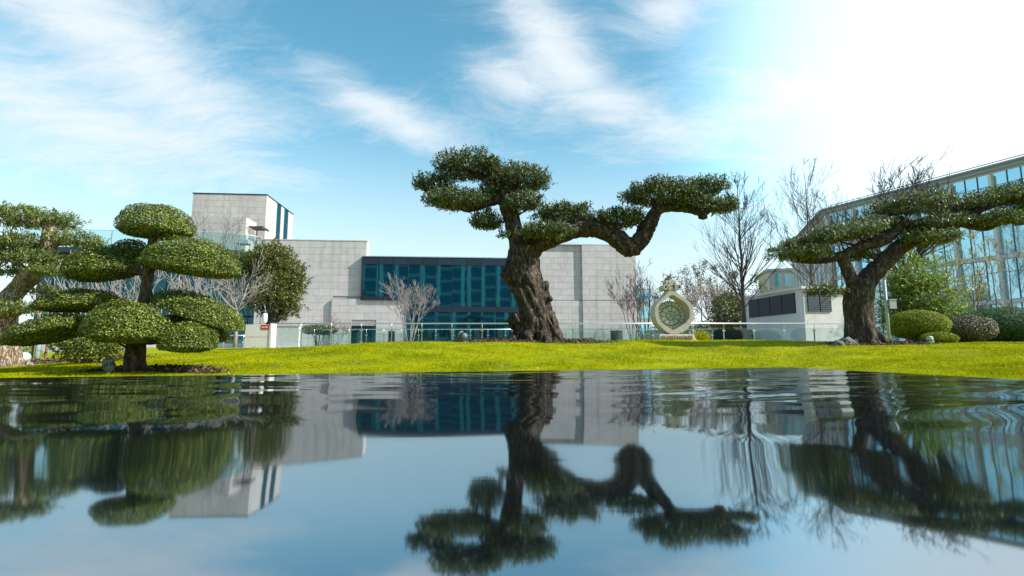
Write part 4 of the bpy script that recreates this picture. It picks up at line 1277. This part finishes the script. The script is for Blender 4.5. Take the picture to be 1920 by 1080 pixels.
# terrace slab with a rounded corner and glass balustrade
su0, sw = MF.px(60, 466, 1.0); su1, _ = MF.px(481, 466, 1.0)
rad_ = 5.0
outline = []
for k in range(13):
    a = math.pi / 2 * k / 12
    outline.append((su1 - rad_ + rad_ * math.sin(a), 2.2 - 2.6 * math.cos(a) + .0))
slab = [(su0, -.4)] + outline + [(su1, 5.0), (su0, 5.0)]
Geo().slab(slab, sw - .55, sw - .05).build('terrace_slab', M['navy'], museum)
edge = [(su0, -.4)] + [(su0 + (su1 - rad_ - su0) * k / 8, -.4) for k in range(1, 8)] + outline
_, bt = MF.px(430, 441, 1.0)
for i in range(len(edge) - 1):
    (ax, ay), (bx, by) = edge[i], edge[i + 1]
    L_ = math.hypot(bx - ax, by - ay); an = math.atan2(by - ay, bx - ax)
    piece('balustrade_pane', ((ax + bx) / 2, (ay + by) / 2 + .08, (sw - .05 + bt) / 2), (L_ - .03, .03, bt - sw + .05), M['pane2'], museum, (0, 0, an))
    piece('balustrade_rail', ((ax + bx) / 2, (ay + by) / 2 + .08, bt + .025), (L_ + .02, .06, .05), M['steel'], museum, (0, 0, an))
    piece('balustrade_post', (ax, ay + .10, (sw + bt) / 2), (.06, .06, bt - sw + .05), M['steel'], museum)
# left wing under the terrace
box_part('wing_core', museum, su0, u0 - .02, 2.2, 9, LO, sw - .56, M['black'])
box_part('wing_end_block', museum, MF.px(118, 470, 2)[0], MF.px(152, 470, 2)[0], 1.2, 2.15, sw - 2.6, sw - .56, M['navy'])
nw = 16
for k in range(nw):
    a = su0 + (u0 - .1 - su0) * k / nw; b = su0 + (u0 - .1 - su0) * (k + 1) / nw
    for (q0, q1) in ((LO, 3.1), (3.25, sw - .7)):
        piece('window_pane', ((a + b) / 2, 2.15, (q0 + q1) / 2), (b - a - .08, .03, q1 - q0 - .06), M['tealdark'], museum, (rnd.gauss(0, .003), 0, rnd.gauss(0, .003)))
    piece('mullion', (a, 2.12, sw / 2 - .3), (.06, .08, sw - .6), M['navy'], museum)
piece('wing_band', ((su0 + u0) / 2, 2.10, .18), (u0 - su0, .10, .5), M['white'], museum)

# office block behind the viewer: the columned front mirrored in the museum's teal glass
ofc = empty('office_block', (-8, -46, GROUND), 0, 'white columned office block mirrored in the teal glass of the museum', 'building')
box_part('wall', ofc, -30, 28, -14, -.5, -.1, 25, M['tealdark'])
for k in range(7):
    box_part('floor_band', ofc, -30.2, 28.2, -.7, .1, 1.2 + k * 3.7, 2.1 + k * 3.7, M['conc'])
for k in range(14):
    u = -30 + k * 4.4
    box_part('column', ofc, u, u + 1.0, -.4, .5, -.1, 25.2, M['signwhite'])
box_part('roof', ofc, -30.5, 28.5, -14.2, .8, 25.2, 26.0, M['conc'])

# ------------------------------------------------------------------ right-hand glass building
C0 = Vector((at(1551, 393, 60).x, 60))
zt = at(1551, 393, 60).z - GROUND
d1 = Vector((.42, -1)).normalized(); d2 = Vector((.354, 1)).normalized()
gb = empty('glass_building', (C0.x, C0.y, GROUND), 0, 'large office building with pale blue glass and stone piers at the right', 'building')
def facade(dr, L, bay, sub, pier, sgn, seed):
    rnd = random.Random(seed)
    ang = math.atan2(dr.y, dr.x)
    nrm = Vector((dr.y, -dr.x)) * sgn           # outward
    fl = [(.2, 3.9), (4.3, 7.9), (8.3, 11.9), (12.3, zt - .6)]
    nb = int(L / bay)
    core = Geo()
    c = dr * (L / 2) - nrm * 3.0
    piece('wall', (c.x, c.y, zt / 2 - .1), (L, 5.7, zt - .4), M['pier'], gb, (0, 0, ang))
    for i in range(nb + 1):
        p = dr * (i * bay) + nrm * .12
        piece('pier', (p.x, p.y, zt / 2 - .35), (pier, .5, zt - .9), M['pier'], gb, (0, 0, ang))
    for (a, b) in fl:
        c = dr * (L / 2) + nrm * -.06
        piece('floor_band', (c.x, c.y, a - .2), (L, .22, .36), M['pier'], gb, (0, 0, ang))
        for i in range(nb):
            w = (bay - pier) / sub
            for s in range(sub):
                for (q0, q1) in ((a, a + (b - a) * .68), (a + (b - a) * .68, b)):
                    p = dr * (i * bay + pier / 2 + w * (s + .5)) - nrm * .1
                    piece('window_pane', (p.x, p.y, (q0 + q1) / 2), (w - .05, .04, q1 - q0 - .06), M['blue'], gb, (rnd.gauss(0, .004), 0, ang + rnd.gauss(0, .006)))
                p = dr * (i * bay + pier / 2 + w * s) - nrm * .06
                if s: piece('mullion', (p.x, p.y, (a + b) / 2), (.07, .10, b - a), M['darksteel'], gb, (0, 0, ang))
    c = dr * (L / 2) - nrm * .2
    piece('cornice', (c.x, c.y, zt - .26), (L + .3, 1.0, .30), M['greypaint'], gb, (0, 0, ang))
    c = dr * (L / 2) + nrm * .1
    piece('roof_edge', (c.x, c.y, zt - .06), (L + .5, 1.5, .11), M['greypaint'], gb, (0, 0, ang))
    c = dr * (L / 2) - nrm * .6
    piece('roof_rail', (c.x, c.y, zt + .55), (L, .06, .07), M['darksteel'], gb, (0, 0, ang))
facade(d1, 28.4, 3.15, 3, .24, 1, 1)
facade(d2, 22, 2.2, 1, .8, -1, 2)

# distant small block between the spire tree and the pavilion
fb = empty('distant_block', at(1492, 650, 85).to_2d().to_3d() + Vector((0, 0, GROUND)), math.radians(-14), 'distant pale block with blue windows behind the white pavilion', 'building')
hb = at(1470, 503, 85).z - GROUND
box_part('wall', fb, -3.4, 5.5, 0, 8, -.1, hb - .4, M['stone'])
box_part('roof', fb, -3.7, 5.8, -.3, 8.3, hb - .4, hb, M['conc'])
for k in range(5):
    for j in range(3):
        box_part('window', fb, -2.6 + k * 1.55, -1.5 + k * 1.55, -.06, .02, hb - 3.0 - j * 3.6, hb - .9 - j * 3.6, M['blue'])
gp = at(1203, 650, 95)
sb = empty('distant_block', (gp.x, gp.y, GROUND), 0, 'tiny distant glass block seen through the dark leafless tree by the sculpture', 'building')
hh = at(1203, 541, 95).z - GROUND
box_part('wall', sb, -1.9, 1.9, 0, 5, -.1, hh, M['conc'])
for k in range(3): 
    for j in range(3): box_part('window', sb, -1.7 + k * 1.2, -.65 + k * 1.2, -.05, .02, hh - 2.6 - j * 3, hh - .4 - j * 3, M['blue'])

# ------------------------------------------------------------------ white pavilion
near = at(1505, 537, 28)
KH = near.z - GROUND
KF = Frame((near.x, near.y, GROUND), math.atan(.103))
kio = empty('white_pavilion', KF.o, KF.a, 'small white pavilion with dark louvred windows behind the railing', 'building')
kd = 5.9; kw = 2.7
box_part('wall', kio, 0, kw, 0, kd, -.12, KH - .14, M['white'])
box_part('roof', kio, -.22, kw + .2, -.2, kd + .2, KH - .14, KH, M['white'])
a0, wt = KF.pxu(1403, 565, 0); 
v0, wb = KF.pxu(1494, 587, 0); _, wt2 = KF.pxu(1490, 549, 0)
vL = KF.pxu(1405, 580, 0)[0]; vR = KF.pxu(1493, 580, 0)[0]
for k in range(4):
    q0 = vR + (vL - vR) * k / 4; q1 = vR + (vL - vR) * (k + 1) / 4
    piece('window', (-.02, (q0 + q1) / 2, (wb + wt2) / 2), (.06, q1 - q0 - .04, wt2 - wb), M['black'], kio)
    for j in range(9):
        piece('louvre', (-.055, (q0 + q1) / 2, wb + (wt2 - wb) * (j + .5) / 9), (.02, q1 - q0 - .06, (wt2 - wb) / 9 * .93), M['louvre'], kio, (0, math.radians(7), 0))
fu0, fb_ = KF.px(1506, 584, 0); fu1, ft = KF.px(1557, 549, 0)
fu0 += .25
for k in range(2):
    a = fu0 + (fu1 - fu0) * k / 2; b = fu0 + (fu1 - fu0) * (k + 1) / 2
    piece('window', ((a + b) / 2, -.02, (fb_ + ft) / 2), (b - a - .05, .06, ft - fb_), M['black'], kio)
    for j in range(9):
        piece('louvre', ((a + b) / 2, -.055, fb_ + (ft - fb_) * (j + .5) / 9), (b - a - .07, .02, (ft - fb_) / 9 * .93), M['louvre'], kio, (math.radians(-7), 0, 0))

# ------------------------------------------------------------------ glass fence and rails
def fence(name, label, px0, px1, D, top_y, spacing, rail_r, postw, glass=True, rail2=None):
    a = at(px0, top_y, D); b = at(px1, top_y, D)
    z0 = GROUND
    root = empty(name, (a.x, D, z0), 0, label, 'fence')
    H = a.z - z0; L = b.x - a.x
    n = max(1, round(L / spacing)); s = L / n
    g = Geo().tube([(-.05, 0, H), (L + .05, 0, H)], [rail_r] * 2, 10); g.build('rail', M['steel'], root, True)
    post = Geo()
    post.box(-postw / 2, postw / 2, -.02, .03, -.1, H - .26)
    post.tube([(0, .005, H - .27), (0, -.05, H - .16), (0, -.04, H - .06), (0, 0, H)], [.016] * 4, 6)
    pm = post.mesh('post'); pm.materials.append(M['steel'])
    cl = Geo().box(-.075, .075, -.045, -.005, -.03, .03).mesh('clamp'); cl.materials.append(M['steel'])
    for i in range(n + 1):
        p = link('post', pm, None, root, (i * s, 0, 0))
        for zz in (.28, H - .36):
            link('clamp', cl, None, p, (0, 0, zz))
        if glass and i < n:
            piece('glass_pane', (i * s + s / 2, -.03, (H - .22) / 2 + .05), (s - .05, .012, H - .32), M['pane'], root)
    return root
fence('glass_fence', 'glass fence with a steel handrail on curved posts along the crest of the lawn', 509, 1582, 26, 606.5, 1.50, .036, .05)
fence('inner_railing', 'lower thin steel railing behind the glass fence left of the olive trunk', 590, 1045, 31, 617.5, 1.02, .022, .035, True)
fence('inner_railing', 'lower thin steel railing behind the glass fence near the sculpture', 1060, 1335, 31, 617.5, 1.9, .022, .035, True)
rl = at(385, 632, 27); rr = at(458, 632, 27)
fence('inner_railing', 'dark low glass railing left of the white gate wall', 384, 458, 29, 629, 1.0, .03, .04, True)

# white gate wall with sign
wl = at(461, 608, 24.0); wr = at(507, 608, 24.0)
gw = empty('gate_wall', ((wl.x + wr.x) / 2, 24.0, tz((wl.x + wr.x) / 2, 24)), 0, 'short white stone wall carrying the red sign at the end of the glass fence', 'wall')
hw = wl.z - gw.location.z; W = wr.x - wl.x
box_part('wall', gw, -W / 2 + .02, W / 2 - .02, .03, .42, -.2, hw - .01, M['joint'])
for k in range(2):
    box_part('panel', gw, -W / 2, W / 2, -.02, .03, -.1 + (hw + .1) * k / 2 + .008, -.1 + (hw + .1) * (k + 1) / 2 - .008, M['white'])
box_part('end_post', gw, W / 2 + .005, W / 2 + .09, -.05, .45, -.2, hw + .03, M['white'])
ss = at(489, 609, 23.95); se = at(504, 618, 23.95)
sg = empty('red_sign', ((ss.x + se.x) / 2, 23.965, (ss.z + se.z) / 2), 0, 'small red notice with white characters on the white wall', 'sign')
sw_, sh_ = se.x - ss.x, ss.z - se.z
box_part('plate', sg, -sw_ / 2, sw_ / 2, -.0, .012, -sh_ / 2, sh_ / 2, M['red'])
for k in range(4):
    g = Geo(); x = -sw_ * .34 + k * sw_ * .215; r_ = random.Random(k); q = sw_ * .085
    g.box(x - q, x + q, -.006, -.001, q * .75, q * 1.0); g.box(x - q, x + q, -.006, -.001, -q * .1, q * .15); g.box(x - q * .9, x + q * .9, -.006, -.001, -q * 1.05, -q * .8)
    g.box(x - q * .12, x + q * .12, -.0075, -.0062, -q * 1.1, q * 1.1)
    if k % 2: g.box(x - q, x - q * .75, -.0075, -.0062, -q, q * .8)
    else: g.box(x + q * .7, x + q * .95, -.0075, -.0062, -q * .9, q * .9)
    g.build('character', M['signwhite'], sg)
# device standing on top of the gate wall
dv = at(497, 590, 24.2)
cv = empty('security_camera', (dv.x, 24.2, gw.location.z + hw - .01), 0, 'white camera housing on a short pole above the white wall', 'camera')
Geo().tube([(-.22, 0, -.01), (-.22, 0, .62), (0.02, 0, .66), (.02, 0, .52)], [.018] * 4, 8).build('pole', M['greypaint'], cv, True)
g = Geo(); lathe(g, [(.02, .54), (.09, .52), (.11, .44), (.11, .18), (.08, .10), (.03, .07)], 14); g.build('housing', M['signwhite'], cv, True)
# white wall seen through the first panes
pw = at(512, 612, 27.2); pe = at(561, 612, 27.2)
box = empty('low_wall', ((pw.x + pe.x) / 2, 27.2, GROUND), 0, 'cream wall seen through the first panes of the glass fence', 'wall')
hl = pw.z - GROUND
box_part('wall', box, -(pe.x - pw.x) / 2, (pe.x - pw.x) / 2, 0, .35, -.15, hl, M['white'])
box_part('coping', box, -(pe.x - pw.x) / 2 - .03, (pe.x - pw.x) / 2 + .03, -.03, .38, hl + .002, hl + .05, M['conc'])
# pale wall and stakes behind the sunlit olive
a = at(62, 640, 15); b = at(232, 640, 15)
lw = empty('low_wall', ((a.x + b.x) / 2, 15, tz((a.x + b.x) / 2, 15)), 0, 'pale low wall behind the tree stakes at the left', 'wall')
box_part('wall', lw, -(b.x - a.x) / 2, (b.x - a.x) / 2, 0, .3, -.3, .42, M['white'])
box_part('coping', lw, -(b.x - a.x) / 2 - .02, (b.x - a.x) / 2 + .02, -.03, .33, .422, .47, M['conc'])
for px, nm, mt, r_, lab in ((56, 'tree_stake', M['wood'], .028, 'leaning wooden stake nearest the sunlit olive trunk'), (66, 'grey_post', M['greypaint'], .06, 'thick grey post between the two wooden stakes'),
                            (82, 'tree_stake', M['wood'], .03, 'wooden stake right of the grey post')):
    p = at(px, 690, 12.2); z = tz(p.x, p.y)
    g = Geo(); g.tube([(0, 0, -.15), (.03, 0, .45), (.05, 0, .95)], [r_, r_ * .97, r_ * .93], 9)
    g.tube([(.045, 0, .78), (.045, 0, .84)], [r_ * 1.25] * 2, 9)
    tag(g.build(nm, mt, None, True, (p.x, p.y, z)), lab, 'post', 'posts at the left')

# dark barrier and bins
a = at(1322, 618, 33); b = at(1418, 618, 33)
hg = empty('dark_barrier', ((a.x + b.x) / 2, 33, GROUND), 0, 'dark ribbed barrier behind the railing between sculpture and pavilion', 'barrier')
box_part('panel', hg, -(b.x - a.x) / 2, (b.x - a.x) / 2, 0, .3, -.1, a.z - GROUND, M['black'])
for k in range(26):
    u = -(b.x - a.x) / 2 + (b.x - a.x) * (k + .5) / 26
    piece('rib', (u, -.02, (a.z - GROUND) / 2), (.05, .04, a.z - GROUND - .05), M['louvre'], hg)
def bin_(px0, px1, py, D, label):
    a = at(px0, py, D); b = at(px1, py, D); w = b.x - a.x; h = a.z - GROUND
    r = empty('litter_bin', ((a.x + b.x) / 2, D, GROUND), 0, label, 'bin')
    g = Geo(); g.slab([(-w / 2, -w * .3), (w / 2, -w * .3), (w / 2, w * .3), (-w / 2, w * .3)], -.05, h * .86); g.build('body', M['black'], r)
    box_part('lid', r, -w / 2 - .02, w / 2 + .02, -w * .32, w * .32, h * .9, h, M['louvre'])
    box_part('slot', r, -w * .36, w * .36, -w * .31, w * .28, h * .861, h * .899, M['darksteel'])
bin_(1146, 1166, 620, 33, 'dark square litter bin in front of the right stone block')
bin_(729, 740, 621, 32, 'dark narrow litter bin left of the vase shaped tree')

# ------------------------------------------------------------------ stone sculpture
SD = 17.6
sp_ = at(1259, 637, SD); sz = tz(sp_.x, SD)
scu = empty('stone_sculpture', (sp_.x, SD, sz), 0, 'pale carved stone ring with a tiled disc and scroll crown on a plinth', 'sculpture')
k_ = SD / F
def sx(px): return (px - 1259) * k_
def szz(py): return at(1259, py, SD).z - sz
def radial(pts, n=72, cx=1260.0, cy=590.0):
    """resample a star-shaped pixel outline by angle"""
    P = [(x - cx, y - cy) for x, y in pts]; out = []
    for i in range(n):
        a = 2 * math.pi * i / n; dx, dy = math.cos(a), math.sin(a); best = 0
        for (x0, y0_), (x1, y1_) in zip(P, P[1:] + P[:1]):
            ex, ey = x1 - x0, y1_ - y0_
            den = dx * ey - dy * ex
            if abs(den) < 1e-9: continue
            t = (x0 * ey - y0_ * ex) / den; q = (x0 * dy - y0_ * dx) / den
            if t > 0 and -1e-6 <= q <= 1 + 1e-6: best = max(best, t)
        out.append(best)
    out = [(out[i - 1] + 2 * out[i] + out[(i + 1) % n]) / 4 for i in range(n)]
    return [(sx(cx + out[i] * math.cos(2 * math.pi * i / n)), szz(cy + out[i] * math.sin(2 * math.pi * i / n))) for i in range(n)]
outer = radial([(1253, 547), (1243, 558), (1233, 566), (1226.5, 576), (1225.5, 594), (1230, 607), (1241, 619), (1252, 626.5), (1268, 626.5), (1283, 620), (1293, 608.6), (1298, 595.6), (1297, 576), (1289, 564.5), (1274, 555.5), (1267, 547)])
inner = radial([(1259, 553.5), (1248, 562), (1239, 569), (1233, 578), (1232.5, 596), (1238, 606.5), (1259.5, 620), (1282, 606), (1290, 596), (1289.5, 578), (1282, 568), (1271, 561)])
g = Geo(); n = len(outer); y0, y1 = -.26, .34
def ringquad(g, A, Bp, ya, yb):
    o = len(g.v); n = len(A)
    for (x, z) in A: g.v.append((x, ya, z))
    for (x, z) in Bp: g.v.append((x, yb, z))
    for i in range(n):
        j = (i + 1) % n
        g.f.append((o + i, o + j, o + n + j, o + n + i))
bev = lambda P, f: [(x * f, szz(595) + (z - szz(595)) * f) for x, z in P]
ob, ib = bev(outer, .985), bev(inner, 1.012)
ringquad(g, ib, ob, y0, y0)
ringquad(g, ob, outer, y0, y0 + .05)
ringquad(g, outer, outer, y0 + .05, y1)
ringquad(g, outer, inner, y1, y1)
ringquad(g, inner, inner, y1, y0 + .05)
ringquad(g, inner, ib, y0 + .05, y0)
bm = bmesh.new(); me_ = g.mesh('ring'); bm.from_mesh(me_); bmesh.ops.remove_doubles(bm, verts=bm.verts, dist=1e-5); bmesh.ops.recalc_face_normals(bm, faces=bm.faces); bm.to_mesh(me_); bm.free()
link('ring', me_, M['carved'], scu)
# disc of stone tiles
disc = empty('disc', (0, 0, 0)); disc.parent = scu
cz = szz(592); DR = 26.5 * k_
g = Geo(); g.prism([(DR * 1.06 * math.cos(2 * math.pi * i / 48), cz + DR * 1.06 * math.sin(2 * math.pi * i / 48)) for i in range(48)], .06, .10); g.build('backing', M['rock'], disc)
def wedge(r0, r1, a0, a1, m=3):
    P = [(r1 * math.cos(a0 + (a1 - a0) * i / m), cz + r1 * math.sin(a0 + (a1 - a0) * i / m)) for i in range(m + 1)]
    P += [(r0 * math.cos(a1 + (a0 - a1) * i / m), cz + r0 * math.sin(a1 + (a0 - a1) * i / m)) for i in range(m + 1)]
    return P
for (r0, r1, cnt, y, ph) in ((.34, .66, 10, .0, .1), (.72, 1.0, 22, .01, 0)):
    for i in range(cnt):
        a0 = ph + 2 * math.pi * i / cnt; a1 = ph + 2 * math.pi * (i + 1) / cnt
        gp_ = .020 / ((r0 + r1) / 2)
        Geo().prism(wedge(r0 * DR, r1 * DR, a0 + gp_, a1 - gp_), y, .062).build('tile', M['carvedisc'], disc)
Geo().prism([(DR * .29 * math.cos(2 * math.pi * i / 24), cz + DR * .29 * math.sin(2 * math.pi * i / 24)) for i in range(24)], -.01, .062).build('hub', M['carvedisc'], disc)
g = Geo()
for dx, dz in ((-.02, .07), (.05, .0), (-.06, -.05), (.0, .02), (.07, -.07)): g.box(dx - .02, dx + .02, -.022, -.012, cz + dz - .02, cz + dz + .02)
g.build('carving', M['relief'], disc)
# neck and scroll crown
crown = empty('scroll_crown', (0, 0, 0)); crown.parent = scu
Geo().prism([(sx(1251), szz(555)), (sx(1267), szz(555)), (sx(1268), szz(549)), (sx(1264), szz(541)), (sx(1254), szz(541)), (sx(1250), szz(549))], -.20, .24).build('neck', M['carved'], crown)
def spiral(cx, cy, r0, turns, sgn, th, name, ya, yb, a0=0.0):
    g = Geo(); P, Q = [], []
    n = 26
    for i in range(n + 1):
        t = i / n; a = a0 + sgn * turns * 2 * math.pi * t; r = r0 * (1 - .78 * t)
        tt_ = th * (1 - .45 * t)
        P.append((sx(cx + (r + tt_ / 2) * math.cos(a)), szz(cy - (r + tt_ / 2) * math.sin(a)))); Q.append((sx(cx + max(.2, r - tt_ / 2) * math.cos(a)), szz(cy - max(.2, r - tt_ / 2) * math.sin(a))))
    g.prism(P + Q[::-1], ya, yb); g.build(name, M['carved'], crown)
spiral(1248.7, 540.5, 6.6, 1.35, 1, 3.2, 'volute', -.27, .34, math.radians(-40))
spiral(1272, 540.5, 6.2, 1.35, -1, 3.0, 'volute', -.27, .34, math.radians(220))
spiral(1254, 533, 4.6, 1.1, 1, 3.2, 'volute', -.18, .22, math.radians(-30))
spiral(1265.5, 533, 4.4, 1.1, -1, 3.0, 'volute', -.18, .22, math.radians(210))
def lobe(cx, cy, rx, ry, name):
    Geo().prism([(sx(cx + rx * math.cos(2 * math.pi * i / 14)), szz(cy + ry * math.sin(2 * math.pi * i / 14))) for i in range(14)], -.15, .20).build(name, M['carved'], crown)
lobe(1259, 529, 5.2, 3.4, 'petal'); lobe(1259.5, 537, 4.2, 6, 'petal'); lobe(1252, 528.5, 3.4, 2.2, 'petal'); lobe(1266, 529.5, 3.2, 2.2, 'petal')
# plinth with carved relief
ptop = szz(626.8)
g = Geo()
b0, b1 = sx(1230), sx(1300); t0, t1 = sx(1233.5), sx(1296)
g.add([(b0, -.36, -.12), (b1, -.36, -.12), (b1, .45, -.12), (b0, .45, -.12), (t0, -.29, ptop), (t1, -.29, ptop), (t1, .40, ptop), (t0, .40, ptop)],
      [(0, 3, 2, 1), (4, 5, 6, 7), (0, 1, 5, 4), (1, 2, 6, 5), (2, 3, 7, 6), (3, 0, 4, 7)])
g.build('plinth', M['carved'], scu)
r_ = random.Random(2)
for k in range(13):
    x = t0 + .05 + (t1 - t0 - .1) * (k + .5) / 13
    hgt = ptop * r_.uniform(.42, .62)
    piece('relief_figure', (x, -.335, ptop * .42), (.045 * r_.uniform(.7, 1.2), .05, hgt), M['relief'], scu, (math.radians(14 * -.9), 0, r_.uniform(-.2, .2)))

# ------------------------------------------------------------------ garden lamps, rocks, post
def spot_lamp(px, py, D, s, mat, label, tilt, rz):
    p = at(px, py, D); z = tz(p.x, p.y)
    r = empty('garden_spotlight', (p.x, p.y, z), rz, label, 'lamp', 'garden spotlights')
    g = Geo(); g.tube([(0, 0, -.06), (0, 0, .09 * s)], [.018 * s] * 2, 8); g.box(-.04 * s, .04 * s, -.02 * s, .02 * s, .05 * s, .09 * s); g.build('stake', M['greypaint'], r)
    R = Matrix.Translation((0, 0, .15 * s)) @ Matrix.Rotation(tilt, 4, 'Y') @ Matrix.Rotation(tilt * .5, 4, 'X')
    def lt(prof, nm, mt):
        g = Geo(); lathe(g, [(a * s, b * s) for a, b in prof], 20); g.v = [tuple(R @ Vector(v_)) for v_ in g.v]; return g.build(nm, mt, r, True)
    lt([(.035, -.095), (.075, -.07), (.09, -.02), (.095, .04), (.088, .045), (.086, .07), (.098, .075), (.1, .1), (.075, .115), (.07, .135), (.05, .14)], 'housing', mat)
    for k in range(14):
        a = 2 * math.pi * k / 14
        o = piece('vent', (0, 0, 0), (.012 * s, .014 * s, .052 * s), M['black'], r)
        o.matrix_local = R @ Matrix.Rotation(a, 4, 'Z') @ Matrix.Translation((.091 * s, 0, .012 * s)) @ Matrix.Diagonal((.012 * s, .02 * s, .052 * s, 1))
    return r
spot_lamp(203, 698, 7.35, .82, M['lampgrey'], 'grey vented garden spotlight on the grass left of the boxwood trunk', -.25, .3)
spot_lamp(40, 688, 10.0, 1.0, M['lamppale'], 'pale garden spotlight lying at the foot of the sunlit olive', 1.2, .2)
spot_lamp(869, 640, 14.2, 1.15, M['lampgrey'], 'dark garden spotlight at the left end of the mulch by the arching olive', -1.1, .0)
spot_lamp(1745, 644, 13.4, .8, M['lamppale'], 'small pale spotlight on the lawn in front of the yellow dome shrub', -.2, .0)
def rock(name, px, py, D, s, label, seed, mat, cat='rock'):
    p = at(px, py, D); z = tz(p.x, p.y)
    bm = bmesh.new(); bmesh.ops.create_icosphere(bm, subdivisions=3, radius=1)
    for v_ in bm.verts:
        nn = mnoise.noise(v_.co * 1.4 + Vector((seed, 0, 0))) * .45 + mnoise.noise(v_.co * 4 + Vector((seed, 3, 0))) * .15
        v_.co = Vector((v_.co.x * s[0], v_.co.y * s[1], v_.co.z * s[2])) * (1 + nn)
    me = bpy.data.meshes.new(name); bm.to_mesh(me); bm.free()
    tag(link(name, me, mat, None, (p.x, p.y, z + s[2] * .45)), label, cat)
rock('garden_rock', 1588, 640, 13.6, (.22, .16, .15), 'rounded dark grey rock against the leaning olive trunk', 3, M['rock'])
rock('garden_rock', 1571, 642, 13.5, (.13, .12, .10), 'smaller dark rock left of the rounded one by the leaning olive', 8, M['rock'])
rock('leaf_heap', 1103, 637, 15.4, (.22, .14, .07), 'small heap of dead leaves right of the arching olive trunk', 5, M['mulch'], 'leaf heap')

pb = at(1668, 645, 17.0); z = tz(pb.x, pb.y)
pst = empty('meter_post', (pb.x, 17.0, z), 0, 'pale grey metal post with a small box right of the leaning olive', 'post')
Hh = at(1655, 525, 17).z - z
Geo().tube([(0, 0, -.1), (0, 0, Hh)], [.05, .045], 12).build('pole', M['greypaint'], pst, True)
bz = at(1662, 571, 17).z - z
box_part('box', pst, .05, .27, -.10, .08, bz - .14, bz + .14, M['greypaint'])
box_part('box_lid', pst, .04, .285, -.115, .09, bz + .142, bz + .17, M['lamppale'])
box_part('bracket', pst, -.06, .052, -.06, .06, bz - .03, bz + .03, M['greypaint'])
